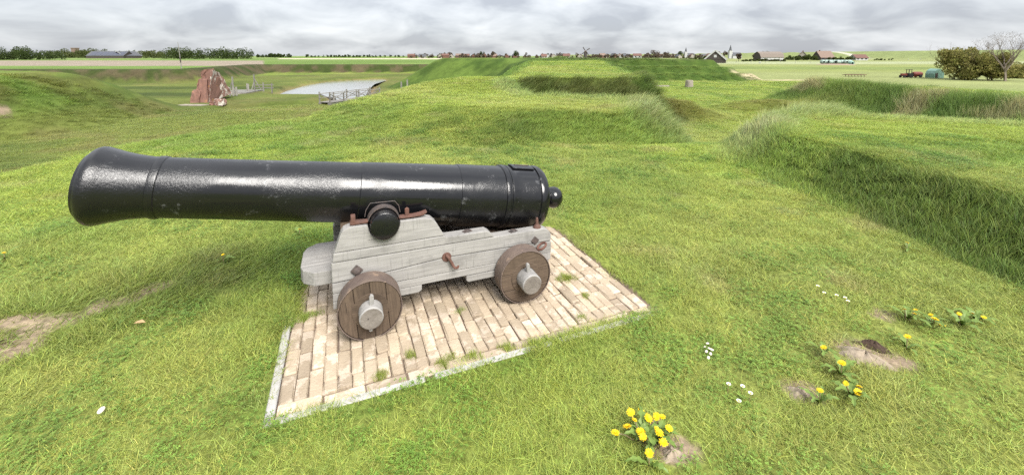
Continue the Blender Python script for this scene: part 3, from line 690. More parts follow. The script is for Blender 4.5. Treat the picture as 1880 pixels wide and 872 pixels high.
    # --- cross pieces
    for v in (.31, .425, .54, .65):
        w_ = .112
        pts = [(-.2, v - w_ / 2), (-.33, v - w_ / 2), (-.385, v - w_ / 2 + .01), (-.385, v + w_ / 2 - .01), (-.33, v + w_ / 2), (-.2, v + w_ / 2)]
        if v == .31: pts = [(-.17, .255), (-.305, .255), (-.372, .315), (-.388, .3665), (-.17, .3665)]
        elif v == .65: pts = [(-.17, .5955), (-.386, .5955), (-.37, .65), (-.31, .705), (-.17, .705)]
        else: pts = [(-.17, v - .0565), (-.389, v - .0565), (-.389, v + .0545), (-.17, v + .0545)]
        part('front_plank', prism_z(pts, .272, .362), 'grey_wood', bv=.006)
    part('transom', box((-.10, VC, .46), (.085, .50, .32)), 'brown_wood', bv=.006)
    part('transom', box((1.18, VC, .26), (.09, .505, .11)), 'brown_wood', bv=.006)
    part('bed_plank', box((.50, VC, .245), (1.2, .30, .06)), 'brown_wood', bv=.006)
    part('quoin', prism_y([(.62, .278), (1.30, .278), (1.30, .335), (.62, .40)], VC - .11, VC + .11), 'brown_wood', bv=.006)
    # --- axles and wheels
    for ua in (.008, 1.024):
        part('axle', box((ua, VC, .188), (.13, 2 * VC - .27, .115)), 'brown_wood', bv=.006)
        for s in (-1, 1):
            def Y(v): return v if s < 0 else 2 * VC - v
            end = -.085 if ua < .5 else -.105
            st = lathe([(0, .062), (.008, .068), (.28, .071)], 36, 'Y')
            st = ([(v[0], v[1] if s < 0 else -v[1], v[2]) for v in st[0]], st[1] if s < 0 else [f[::-1] for f in st[1]])
            arm = part('axle_arm', move(st, (ua, Y(end), .188)), 'grey_wood', sm=True); arm.data.materials.append(M['end_grain'])
            for f_ in arm.data.polygons:
                if len(f_.vertices) > 4: f_.material_index = 1
            tilt = R(random.uniform(-6, 6)) if ua > .5 else R(3)
            pin = [(-.010, -.098), (.010, -.098), (.013, .105), (.011, .122), (-.004, .130), (-.013, .115)]
            pin = [(p[0] * math.cos(tilt) + p[1] * math.sin(tilt), -p[0] * math.sin(tilt) + p[1] * math.cos(tilt)) for p in pin]
            part('linchpin', move(prism_y(pin, Y(-.045) - .011, Y(-.045) + .011), (ua, 0, .188)), 'grey_wood', bv=.004, seg=1)
            RW = .187
            tv = lathe([(.003, RW - .007), (.0, RW - .003), (.002, RW), (.122, RW), (.124, RW - .003), (.121, RW - .007)], 72, 'Y', close=False)
            wl = part('wheel', move(tv, (ua, Y(.0) if s < 0 else Y(.124), .188)), 'tyre', sm=True)
            wl.name = 'wheel'
            mk_in = RW - .0085; cuts = (-.5, -.235, .03, .28, .51) if ua < .5 else (-.5, -.2, .12, .5)
            rot = R(4) if ua < .5 else R(92)
            for q in range(len(cuts) - 1):
                x0, x1 = max(cuts[q] * 2, -.995) * mk_in, min(cuts[q + 1] * 2, .995) * mk_in
                x0 += .0012; x1 -= .0012
                top_ = []; bot_ = []
                for t in range(9):
                    xx = x0 + (x1 - x0) * t / 8; zz = math.sqrt(max(mk_in ** 2 - xx * xx, 0)); top_.append((xx, zz)); bot_.append((xx, -zz))
                pg = bot_ + top_[::-1]
                pg = [(p[0] * math.cos(rot) - p[1] * math.sin(rot), p[0] * math.sin(rot) + p[1] * math.cos(rot)) for p in pg]
                dv = random.uniform(.003, .007)
                y0, y1 = sorted((Y(dv), Y(.12)))
                p_ = mk('plank', prism_y([(-a_[1], a_[0]) for a_ in pg][::-1] if False else pg, y0, y1), M['brown_wood'])
                # grain runs along the plank: turn the mesh so that local x is the plank's length
                me = p_.data; rotm = Matrix.Rotation(math.pi / 2 - rot, 4, 'Y'); ctr = Vector((0, (y0 + y1) / 2, 0))
                me.transform(Matrix.Translation(-ctr)); me.transform(rotm.inverted())
                p_.matrix_local = Matrix.Translation(Vector((ua - cu, (y0 + y1) / 2 - VC, .188))) @ rotm
                p_.parent = wl; bevel(p_, .003, 1)
            ring = lathe([(.0, .072), (.0, .104), (.004, .107), (.02, .107)], 48, 'Y', close=False)
            if s > 0: ring = ([(v[0], -v[1], v[2]) for v in ring[0]], [f[::-1] for f in ring[1]])
            part('hub_ring', move(ring, (ua, Y(.0015), .188)), 'brown_wood', wl, sm=True)
    # --- ironwork on both cheeks
    for s in (-1, 1):
        def Y(v): return v if s < 0 else 2 * VC - v
        def B(cn, sz, rz=0): return box((cn[0], Y(cn[1]), cn[2]), sz, rz)
        # diamond washer and bolt head by the front wheel
        dm = [(-.06, .337), (-.022, .385), (-.06, .433), (-.098, .385)]
        y0, y1 = sorted((Y(.132), Y(.145)))
        w_ = part('bolt_plate', prism_y([(p[0] + .002, .385 + (p[1] - .385) * .8) for p in dm], y0, y1), 'iron', bv=.003, seg=1)
        hd = lathe([(-.012, .008), (-.008, .02), (.006, .024), (.012, .026)], 16, 'Y')
        part('bolt_head', move(hd if s < 0 else ([(v[0], -v[1], v[2]) for v in hd[0]], [f[::-1] for f in hd[1]]), (-.058, Y(.128), .385)), 'iron', w_, sm=True)
        # S-shaped hook
        pts = [(.500, .150, .378), (.503, .128, .382), (.514, .116, .372), (.524, .114, .352), (.534, .116, .332), (.542, .112, .312), (.552, .100, .300), (.566, .092, .304), (.573, .090, .318)]
        part('hook', tube([(p[0], Y(p[1]), p[2]) for p in pts], [.0095] * 7 + [.009, .0065], 10), 'rust', sm=True)
        pe = lathe([(0, .006), (.002, .030), (.006, .032), (.008, .032)], 20, 'Y')
        part('hook_plate', move(pe if s < 0 else ([(v[0], -v[1], v[2]) for v in pe[0]], [f[::-1] for f in pe[1]]), (.505, Y(.133), .368)), 'rust', sm=True)
        # ring bolt at the rear
        part('eye_plate', prism_y([(1.155 - .034, .372), (1.155, .338), (1.155 + .034, .372), (1.155, .406)], *sorted((Y(.134), Y(.145)))), 'iron', bv=.003, seg=1)
        rg = [(1.165 + .030 * math.cos(t * .5236) + .012, Y(.115 - .030 + .030 * math.sin(t * .5236) - .012), .372 - .018 * (1 - math.cos(t * .5236))) for t in range(13)]
        part('ring', tube(rg, .0085, 8, False), 'rust', sm=True)
        # bolts let into the top, and the upright pin at the back corner
        for (bu, bw) in ((.66, .506), (1.0, .452)):
            nut = part('nut', move(lathe([(0, .022), (.010, .022), (.013, .017)], 6, 'Z'), (bu, Y(.183), bw - .004)), 'iron', bv=.002, seg=1)
            part('washer', B((bu, .183, bw - .002), (.062, .036, .007), .3), 'iron', nut)
        part('pin', move(lathe([(0, .030), (.012, .028), (.03, .012), (.062, .0105), (.076, .008), (.08, .002)], 16, 'Z'), (1.19, Y(.183), .446)), 'rust', sm=True)
        # cap square: strap over the trunnion with lugs and key
        arc = [(.115 + .1005 * math.cos(R(k)), .656 + .1005 * math.sin(R(k))) for k in range(12, 169, 12)]
        arc2 = [(.115 + .093 * math.cos(R(k)), .656 + .093 * math.sin(R(k))) for k in range(168, 11, -12)]
        y0, y1 = sorted((Y(.172), Y(.232)))
        cp = part('cap_strap', prism_y(arc + arc2, y0, y1), 'iron')
        part('strap_tail', prism_y([(.208, .666), (.30, .664), (.36, .668), (.385, .682), (.386, .694), (.35, .684), (.30, .678), (.206, .680)], *sorted((Y(.160), Y(.205)))), 'rust', cp, bv=.003, seg=1)
        part('strap_tail', prism_y([(.018, .669), (.022, .683), (-.05, .688), (-.085, .690), (-.085, .668)], *sorted((Y(.160), Y(.205)))), 'rust', cp, bv=.003, seg=1)
        part('key', prism_y([(.247, .675), (.272, .675), (.274, .722), (.26, .732), (.246, .722)], *sorted((Y(.172), Y(.186)))), 'rust', cp, bv=.003, seg=1)
        part('lug', B((-.066, .182, .705), (.028, .045, .042)), 'rust', cp, bv=.005)
        part('wire_guard', tube([(p[0], Y(p[1]), p[2]) for p in ((.004, .22, .69), (.012, .222, .73), (.04, .225, .772), (.19, .225, .768), (.215, .222, .735), (.222, .22, .69))], .0028, 6), 'iron', cp, sm=True)
build_cannon()

# ------------------------------------------------------------------ things farther off
def along(px, Y):
    """the point of the ground in the direction of a pixel column at distance Y"""
    x = (px - 940) / PX_F * Y * (math.cos(PITCH) + 0.006); return Vector((x, Y, hz(x, Y)))
M['ruin_brick'] = material('ruin_brick', (.21, .11, .082), (.145, .08, .064), .95, 3, bump=.6, bscale=7, c3=(.36, .19, .07), c3s=1.2, c3at=.60)
M['ruin_pale'] = material('ruin_pale', (.235, .135, .105), (.18, .10, .082), .95, 4, bump=.6, bscale=7, c3=(.46, .41, .36), c3s=1.6, c3at=.50)
M['silver_wood'] = wood_material('silver_wood', (.24, .23, .205), (.15, .14, .125), (.06, .05, .045), rnd=.2, gs=.5)
M['stone'] = material('rough_stone', (.30, .265, .215), (.20, .175, .145), .95, 6, bump=.8, bscale=20)
M['white'] = material('white_paint', (.42, .42, .41), (.36, .36, .35), .7, 3)
M['cream'] = material('cream_wall', (.33, .30, .26), (.27, .25, .21), .9, 2)
M['tarred'] = material('tarred_boards', (.045, .038, .034), (.07, .058, .05), .8, 2)
M['red_wall'] = material('red_wall', (.16, .08, .06), (.12, .065, .05), .9, 2)
M['red_roof'] = material('red_tiles', (.14, .075, .058), (.11, .06, .05), .85, 1.5)
M['brown_roof'] = material('brown_tiles', (.20, .145, .115), (.15, .105, .085), .85, 1.5, stretch=(1, 1, 3))
M['grey_roof'] = material('grey_sheets', (.06, .063, .07), (.085, .088, .095), .7, .6)
M['thatch'] = material('grey_thatch', (.19, .16, .135), (.145, .12, .10), .95, 2, bump=.4)
M['glass'] = material('dark_glass', (.03, .035, .045), None, .15, 1, spec=.6)
M['solar'] = material('solar_glass', (.012, .016, .035), (.02, .025, .045), .25, 1, spec=.6)
M['green_foil'] = material('pale_green_foil', (.22, .31, .26), (.28, .36, .31), .4, 2)
M['green_sheet'] = material('green_sheet', (.14, .25, .20), (.17, .29, .235), .5, 2)
M['red_metal'] = material('red_machine_paint', (.19, .04, .032), (.13, .04, .03), .55, 3)
M['black_rubber'] = material('black_rubber', (.02, .02, .02), None, .8, 3)
M['twig'] = material('grey_twigs', (.20, .165, .13), (.14, .115, .09), .9, 3)
M['bark'] = material('bark', (.12, .09, .065), (.08, .06, .045), .95, 4, bump=.6)
M['wood_far'] = crown_material('far_foliage', (.034, .050, .018), (.062, .082, .028))
M['wood_far2'] = crown_material('far_spring_foliage', (.055, .074, .024), (.095, .105, .042))
M['brown_crown'] = crown_material('budding_twigs', (.075, .058, .040), (.135, .105, .075))
M['bush_leaf'] = crown_material('bush_leaf', (.14, .155, .04), (.33, .29, .11), .4)
M['hedge_leaf'] = crown_material('hedge_leaf', (.040, .060, .020), (.09, .105, .035))
M['dandelion'] = material('dandelion_yellow', (.80, .58, .010), (.74, .47, .008), .6, 60)
M['dand_leaf'] = material('dandelion_leaf', (.13, .19, .035), (.085, .14, .025), .5, 30)
M['dand_stem'] = material('dandelion_stem', (.22, .20, .09), (.25, .15, .10), .6, 30)
M['petal'] = material('white_petal', (.72, .72, .68), None, .6, 10)
M['shell'] = material('shell_white', (.62, .58, .50), (.48, .42, .34), .45, 40)
M['dry_leaf'] = material('dry_leaf', (.42, .30, .15), (.30, .19, .09), .7, 40)

# --- the remnant of brick wall
def build_ruin():
    b = Vector((-40.5, 54.5, hz(-40.5, 54.5) - .15)); k = 54.5 / 772
    root = empty('brick_ruin', b); tag(root, 'ragged stepped remnant of red brick wall standing on the grass by the moat', 'ruin')
    def slab(name, front, back, mat):               # front and back outlines in pixels right of / above the base, at their own depth
        n = len(front); W = lambda p: ((p[0] + 346 - 940) / 772 * (b.y + p[2]) - b.x, p[2], p[1] * k)
        V = [W(p) for p in front] + [W(p) for p in back]
        F = [tuple(range(n)), tuple(range(2 * n - 1, n - 1, -1))] + [(i, i + n, (i + 1) % n + n, (i + 1) % n) for i in range(n)]
        o = mk(name, (V, F), M[mat], root)
        bm = bmesh.new(); bm.from_mesh(o.data); bmesh.ops.triangulate(bm, faces=bm.faces[:])
        bmesh.ops.subdivide_edges(bm, edges=bm.edges[:], cuts=3, use_grid_fill=True)
        for v in bm.verts: v.co += Vector([(random.random() - .5) * .14 for _ in range(3)])
        bm.to_mesh(o.data); bm.free(); return o
    slab('wall_core', [(8, -2, 0), (38, -2, -.5), (42, 61, .4), (36, 63, .5), (28, 61, .5), (24, 56, .6), (23, 48, .6), (27, 45, .6), (17, 43, .4), (12, 24, .2)],
         [(14, -2, 3), (60, -2, 3), (60, 40, 3), (48, 62, 2.6), (40, 60, 2.6), (34, 58, 2.6), (32, 54, 2.6), (30, 46, 2.6), (24, 42, 2.6), (18, 24, 2.6)], 'ruin_brick')
    slab('wall_step', [(-2, -2, -.9), (16, -2, -1.1), (21, 24, -.5), (5, 23, -.5)], [(2, -2, 1.5), (24, -2, 1.5), (26, 24, 1.5), (8, 23, 1.5)], 'ruin_brick')
    slab('wall_step', [(17, -2, -.8), (31, -2, -1.0), (35, 44, .0), (20, 44, .0)], [(20, -2, 1.5), (40, -2, 1.5), (40, 44, 1.5), (22, 44, 1.5)], 'ruin_brick')
    slab('wall_face', [(33, -2, -.8), (78, 12, 5.5), (68, 35, 4.2), (58, 54, 3.0), (46, 62, .6), (42, 61, .2)], [(40, -2, 1.6), (70, 12, 7.0), (62, 36, 5.5), (54, 54, 4.4), (46, 58, 2.6), (44, 56, 2.2)], 'ruin_pale')
    p = at(405, 193, -4.3); lump = empty('brick_lump', p); tag(lump, 'small lump of old masonry lying in front of the brick ruin', 'rubble')
    for i, (dx, sz) in enumerate(((0, (1.0, .8, .75)), (-.85, (.7, .6, .45)))):
        o = mk('block', box((dx, 0, sz[2] / 2 - .05), sz, .3 * i), M['ruin_pale' if i == 0 else 'ruin_brick'], lump)
        bm = bmesh.new(); bm.from_mesh(o.data); bmesh.ops.subdivide_edges(bm, edges=bm.edges[:], cuts=2, use_grid_fill=True)
        for v in bm.verts: v.co += Vector([(random.random() - .5) * .16 for _ in range(3)])
        bm.to_mesh(o.data); bm.free()
    # flat slab of stone at its left foot
    q = at(352, 194, -4.3); o = mk('stone_slab', prism_z([(-1.6, -.5), (1.6, -.7), (2.0, .3), (-1.2, .6)], -.05, .10), M['stone']); o.location = q; tag(o, 'flat pale stone slab in the grass at the left foot of the brick ruin', 'slab')
build_ruin()

def post(p, h, w=.14, taper=.9): return box((p[0], p[1], p[2] + h / 2 - .15), (w, w, h + .3), 0, 0, taper)
def bar(a, b, w=.09, t=.05):
    a, b = Vector(a), Vector(b); d = b - a; L = d.length; rz = math.atan2(d.y, d.x); ry = -math.asin(d.z / L)
    return box((a + b) / 2, (L, t, w), rz, ry)
def gate_fence(px, py, mirror, label):
    p = at(px, py, -4.3); p.z = hz(p.x, p.y); root = empty('wooden_gate', p); s = -1 if mirror else 1
    tag(root, label, 'gate', 'gates on the causeway')
    mk('gatepost', post((0, 0, 0), 2.9, .18), M['silver_wood'], root)
    mk('post', post((s * 1.3, .3, 0), 1.5, .16), M['silver_wood'], root); mk('post', post((s * 2.6, .5, 0), 1.4, .16), M['silver_wood'], root)
    mk('rail', bar((0, 0, 1.15), (s * 2.9, .55, 1.1), .13), M['silver_wood'], root); mk('rail', bar((0, 0, .65), (s * 2.9, .55, .6), .13), M['silver_wood'], root)
    mk('brace', bar((0, 0, 2.3), (s * .95, .2, .3), .12), M['silver_wood'], root); mk('brace', bar((-s * .5, -.2, .1), (0, 0, 1.8), .12), M['silver_wood'], root)
    mk('leaf', join(*[box((-s * (.3 + .28 * i), -1.2 + .3 * i, .75), (.24, .05, 1.3), .3) for i in range(3)]), M['silver_wood'], root)
gate_fence(429, 177, True, 'grey wooden gate with a tall post, nearest to the brick ruin')
gate_fence(468, 169, False, 'grey wooden gate with a tall post, on the far side of the causeway')
o = mk('deck', prism_z([(-46.4, 66.2), (-42.2, 66.4), (-43.2, 73), (-48, 72.6)], -4.36, -4.12), M['silver_wood']); o.name = 'causeway'; tag(o, kind='structure')
# leaning plank in front of the ruin
p = at(398, 182, -4.3); lp = empty('leaning_post', p); tag(lp, 'grey leaning post with a white board beside the brick ruin', 'post')
mk('stake', bar((0, 0, -.2), (.1, 0, 2.2), .16, .16), M['silver_wood'], lp); mk('board', bar((.1, -.05, .95), (.75, -.2, .5), .3, .05), M['white'], lp)

def build_bridge():
    a = at(606, 189, -4.05); b = at(697, 177, -4.05); d = (b - a); d.z = 0; L = d.length; rz = math.atan2(d.y, d.x)
    root = empty('footbridge', (a.x, a.y, -4.1), rz); tag(root, 'grey wooden footbridge with railings over the moat', 'footbridge')
    W = 1.7
    for i in range(int(L / .24)): mk('deck_plank', box((.12 + i * .24, W / 2, .05), (.225, W + .2, .06)), M['silver_wood'], root)
    for v in (.1, W - .1): mk('beam', box((L / 2, v, -.12), (L + .4, .2, .24)), M['silver_wood'], root)
    for j, v in enumerate((0, W)):
        n = 5
        for i in range(n):
            x = L * i / (n - 1); mk('post', box((x, v, .25), (.13, .13, 2.2 if i % 2 == 0 else 1.75)), M['silver_wood'], root)
        for z, w_ in ((1.10, .09), (.60, .07)): mk('rail', box((L / 2, v - .085, z), (L + .3, .05, w_)), M['silver_wood'], root)
        for i in range(n - 1):
            x0, x1 = L * i / (n - 1), L * (i + 1) / (n - 1)
            if i % 2 == 0: x0, x1 = x1, x0
            mk('brace', bar((x0, v + .09, .15), (x1, v + .09, 1.1), .08, .04), M['silver_wood'], root)
build_bridge()
for i, (px, py, ln) in enumerate(((737, 160, 1.9), (748, 158, 2.1))):
    p = at(px, py, -3.2); p.z = hz(p.x, p.y); r = empty('wooden_post', p)
    tag(r, ('pale wooden post at the foot of the rampart, left of a pair' if i == 0 else 'pale wooden post at the foot of the rampart, right of a pair'), 'post', 'posts by the footbridge')
    mk('stake', post((0, 0, 0), ln, .22), M['silver_wood'], r); mk('strut', bar((0, 0, .45), (.75, -.2, -.1), .18, .14), M['silver_wood'], r)
def build_mast():
    p = along(335, 150); r = empty('mast', p); tag(r, 'thin tall mast in the field behind the brick ruin', 'mast')
    h = 1.7 + (103 - 78) * 150 / 772 - p.z
    mk('pole', tube([(0, 0, -.5), (-.25, 0, h * .5), (-.55, 0, h)], [.17, .13, .07], 8), M['silver_wood'], r)
    mk('collar', tube([(-.12, 0, 2.2), (-.24, 0, 4.0)], [.20, .19], 8), M['tarred'], r)
build_mast()
p = at(1265, 161, -1.3); p.z = hz(p.x, p.y)
st = mk('stone_block', lathe([(-.2, .36), (.0, .37), (.58, .34), (.64, .30)], 14, 'Z'), M['stone']); bevel(st, .02, 1); st.location = p; tag(st, 'squat round stone block standing alone on the inner lawn', 'stone block')
p = at(1212, 160, -1.3); p.z = hz(p.x, p.y) + .02; sl = mk('stone_slab', prism_z([(-.9, -.3), (.8, -.35), (.9, .3), (-.8, .3)], -.1, .08), M['stone']); sl.location = p; tag(sl, 'flat pale stone slab left of the round stone block', 'slab')

# --- buildings
ONES = 'first second third fourth fifth sixth seventh eighth ninth tenth eleventh twelfth thirteenth fourteenth fifteenth sixteenth seventeenth eighteenth nineteenth'.split()
def nth(i):
    if i < 19: return ONES[i]
    t, u = divmod(i + 1, 10); return ('twentieth', 'thirtieth', 'fortieth', 'fiftieth')[t - 2] if u == 0 else ('twenty', 'thirty', 'forty', 'fifty')[t - 2] + '-' + ONES[u - 1]
def house(name, px, Y, w, d, hw, hr, rz, wall, roof, label, cat='house', group=None, kind='gable', wins=0, gable=None, trim=None, chimney=0, sink=0):
    p = along(px, Y); root = empty(name, (p.x, p.y, p.z - sink), rz); tag(root, label, cat, group)
    if kind == 'gable':                              # ridge along local x
        body = [(-d / 2, 0), (d / 2, 0), (d / 2, hw), (0, hw + hr), (-d / 2, hw)]
        V = [(-w / 2, q[0], q[1]) for q in body] + [(w / 2, q[0], q[1]) for q in body]
        wl = mk('wall', (V, [(4, 3, 2, 1, 0), (5, 6, 7, 8, 9)] + [(i, (i + 1) % 5, (i + 1) % 5 + 5, i + 5) for i in range(5)]), M[wall], root)
        e = .5; t = .28
        rf = [(-d / 2 - e, hw - e * 2 * hr / d), (0, hw + hr), (d / 2 + e, hw - e * 2 * hr / d), (d / 2 + e, hw - e * 2 * hr / d + t), (0, hw + hr + t), (-d / 2 - e, hw - e * 2 * hr / d + t)]
        V = [(-w / 2 - e, q[0], q[1]) for q in rf] + [(w / 2 + e, q[0], q[1]) for q in rf]
        ro = mk('roof', (V, [(0, 1, 4, 5), (1, 2, 3, 4), (11, 10, 7, 6), (10, 9, 8, 7)] + [(i, i + 6, (i + 1) % 6 + 6, (i + 1) % 6) for i in range(6)]), M[roof], root)
        if gable:
            for sx in (-1, 1):
                x = sx * (w / 2 + .03); g_ = mk('gable', ([(x, -d / 2, hw), (x, d / 2, hw), (x, 0, hw + hr), (x + sx * .12, -d / 2, hw), (x + sx * .12, d / 2, hw), (x + sx * .12, 0, hw + hr)], [(0, 1, 2), (5, 4, 3), (0, 3, 4, 1), (1, 4, 5, 2), (2, 5, 3, 0)]), M[gable], root)
                mk('window', box((x + sx * .16, 0, hw + hr * .35), (.08, d * .13, hr * .3)), M['white' if gable == 'tarred' else 'glass'], root)
        if trim:
            for sx in (-1, 1):
                for sy in (-1, 1):
                    mk('barge_board', bar((sx * (w / 2 + e + .06), sy * (d / 2 + e), hw - e * 2 * hr / d + .05), (sx * (w / 2 + e + .06), 0, hw + hr + .12), .75, .1), M[trim], root)
    else:                                            # round-shouldered barn
        body = [(-d / 2, 0), (d / 2, 0), (d / 2, hw), (d * .36, hw + hr * .62), (0, hw + hr), (-d * .36, hw + hr * .62), (-d / 2, hw)]; n = len(body)
        V = [(-w / 2, q[0], q[1]) for q in body] + [(w / 2, q[0], q[1]) for q in body]
        mk('wall', (V, [tuple(range(n - 1, -1, -1)), tuple(range(n, 2 * n))] + [(i, (i + 1) % n, (i + 1) % n + n, i + n) for i in range(n)]), M[wall], root)
        rf = [(-d / 2 - .4, hw - .3), (-d * .36, hw + hr * .62 + .1), (0, hw + hr + .12), (d * .36, hw + hr * .62 + .1), (d / 2 + .4, hw - .3)]; rf += [(q[0] * 1.02, q[1] + .3) for q in rf[::-1]]; n = len(rf)
        V = [(-w / 2 - .3, q[0], q[1]) for q in rf] + [(w / 2 + .3, q[0], q[1]) for q in rf]
        mk('roof', (V, [(i, (i + 1) % n, (i + 1) % n + n, i + n) for i in range(n)]), M[roof], root)
        mk('end_wall', ([(-w / 2 - .06, q[0] * .98, q[1]) for q in body], [tuple(range(len(body) - 1, -1, -1))]), M[gable or wall], root)
        for i in range(5): mk('wall_panel', box((-w / 2 + w * (i + .5) / 5, -d / 2 - .05, hw * .5), (w / 5 - .25, .12, hw * .8)), M['white'], root)
    for i in range(wins):
        x = -w / 2 + w * (i + .5) / wins
        mk('window', box((x, -d / 2 - .03, hw * .55), (w / wins * .45, .1, hw * .42)), M['glass'], root)
    for i in range(chimney): mk('chimney', box((-w * .3 + i * w * .6, 0, hw + hr + .3), (.9, .9, 1.8)), M['red_wall'], root)
    return root
house('farm_shed', 1312, 265, 15, 11.5, 2.4, 5.2, R(62), 'tarred', 'thatch', 'grey roofed barn with white edged dark gable rising behind the green rampart', 'barn', trim='white', gable='tarred')
house('long_barn', 1408, 380, 22, 10, 3.2, 4.6, R(6), 'tarred', 'thatch', 'long barn with brown rounded roof and white lower walls in the meadow', 'barn', kind='round', gable='tarred')
house('farmhouse', 1508, 455, 17, 11, 3.0, 6.5, R(10), 'tarred', 'brown_roof', 'dark farmhouse with a steep brown tiled roof near the dike', 'house', wins=3, chimney=1)
house('farmhouse', 1470, 470, 11, 10, 3.5, 5.5, R(60), 'cream', 'brown_roof', 'pale gabled house behind bare bushes left of the dark farmhouse', 'house', wins=2, chimney=1)
house('cottage', 1573, 430, 13, 8, 2.6, 3.2, R(4), 'white', 'red_roof', 'low white cottage with a red tiled roof at the foot of the dike', 'house', wins=3)
def barns():
    for i, (px, w, d, rz, roof, label) in enumerate(((208, 56, 30, R(12), 'grey_roof', 'long dark barn with solar panels on its roof by the far wood'), (236, 30, 30, R(78), 'grey_roof', 'dark barn showing its pale edged gable end, right of the solar barn'))):
        r = house('barn', px, 760 + 12 * i, w, d, 4.5, 8.0, rz, 'tarred', roof, label, 'barn', trim='white' if i else None)
        if i == 0:
            for k in range(6):
                sl = math.atan2(8, 15); x = -24 + k * 8.6
                mk('solar_panel', ([(x, -14, 4.5 + 8 / 15 * 1 + .45), (x + 7.8, -14, 4.5 + 8 / 15 * 1 + .45), (x + 7.8, -3, 4.5 + 8 / 15 * 12 + .45), (x, -3, 4.5 + 8 / 15 * 12 + .45)], [(0, 1, 2, 3)]), M['solar'], r)
barns()
village = []
def build_village():
    rr = random.Random(5); px = 742
    walls = ('white', 'cream', 'red_wall', 'red_wall', 'cream'); roofs = ('red_roof', 'red_roof', 'brown_roof', 'grey_roof', 'red_roof')
    while px < 1300:
        big = 850 + rr.uniform(-40, 120); w = rr.uniform(9, 16)
        if rr.random() < .62:
            wl, rf = rr.choice(walls), rr.choice(roofs)
            house('village_house', px, big, w, rr.uniform(8, 10), rr.uniform(3.2, 5.2), rr.uniform(3.2, 4.8), rr.choice((R(rr.uniform(-12, 12)), R(90 + rr.uniform(-15, 15)))), wl, rf,
                  '%s house from the left in the village row, %s walls under a %s roof' % (nth(len(village)), {'white': 'white', 'cream': 'cream', 'red_wall': 'red brick'}[wl], {'red_roof': 'red', 'brown_roof': 'brown', 'grey_roof': 'grey'}[rf]), 'house', 'village houses on the horizon', wins=2 if rr.random() < .5 else 0); village.append(px)
        px += rr.uniform(7, 15)
build_village()
def build_mill():
    p = along(1074, 900); r = empty('windmill', p); tag(r, 'small dark windmill rising above the village on the horizon', 'windmill')
    mk('tower', lathe([(0, 4.6), (5, 4.0), (12.5, 2.6)], 8, 'Z'), M['tarred'], r); mk('cap', lathe([(12.4, 3.0), (13.6, 2.8), (15.2, 1.2), (15.6, .2)], 10, 'Z'), M['brown_roof'], r)
    for k in range(4):
        a = R(32 + 90 * k); d = Vector((math.cos(a), 0, math.sin(a))); c_ = Vector((0, -3.4, 14.0)); q = Vector((-d.z, 0, d.x))
        s = mk('sail', bar(c_, c_ + d * 10.5, .5, .35), M['tarred'], r)
        mk('sail_frame', ([tuple(c_ + d * 2.2), tuple(c_ + d * 10.4), tuple(c_ + d * 10.4 + q * 1.5), tuple(c_ + d * 2.2 + q * 1.5), *[tuple(v + Vector((0, .12, 0))) for v in (c_ + d * 2.2, c_ + d * 10.4, c_ + d * 10.4 + q * 1.5, c_ + d * 2.2 + q * 1.5)]], [(0, 1, 2, 3), (7, 6, 5, 4), (0, 4, 5, 1), (1, 5, 6, 2), (2, 6, 7, 3), (3, 7, 4, 0)]), M['tarred'], s)
build_mill()
def build_church(px, Y, white, label):
    p = along(px, Y); r = empty('church', p); tag(r, label, 'church')
    mk('tower', box((0, 0, 6.5), (5, 5, 13)), M['white' if white else 'red_wall'], r)
    sp = mk('spire', lathe([(12.9, 3.0), (14.5, 1.9), (15.5, 1.7), (17.0, 1.5), (22.5, .1)], 8, 'Z'), M['grey_roof'], r); mk('belfry', lathe([(14.6, 1.5), (16.5, 1.5)], 8, 'Z'), M['tarred'], sp)
    b = [(-4.5, 0), (4.5, 0), (4.5, 5), (0, 9.5), (-4.5, 5)]
    mk('nave', ([(2.4, q[0], q[1]) for q in b] + [(17, q[0], q[1]) for q in b], [(4, 3, 2, 1, 0), (5, 6, 7, 8, 9)] + [(i, (i + 1) % 5, (i + 1) % 5 + 5, i + 5) for i in range(5)]), M['white' if white else 'red_wall'], r)
    mk('roof', ([(2.3, -5, 4.6), (17.2, -5, 4.6), (17.2, 0, 9.9), (2.3, 0, 9.9), (2.3, 5, 4.6), (17.2, 5, 4.6)], [(0, 1, 2, 3), (3, 2, 5, 4)]), M['grey_roof'], r)
build_church(1257, 880, True, 'white church with a pointed spire in the village on the horizon')
build_church(1338, 700, True, 'white church with a grey roof and spire right of the white edged barn gable')
p = along(144, 1150); tw = empty('water_tower', p); tag(tw, 'square brick tower standing above the distant trees on the left', 'tower')
mk('shaft', box((0, 0, 12), (11, 11, 24)), M['brown_roof'], tw); mk('parapet', box((0, 0, 24.6), (12.4, 12.4, 2.4)), M['brown_roof'], tw)

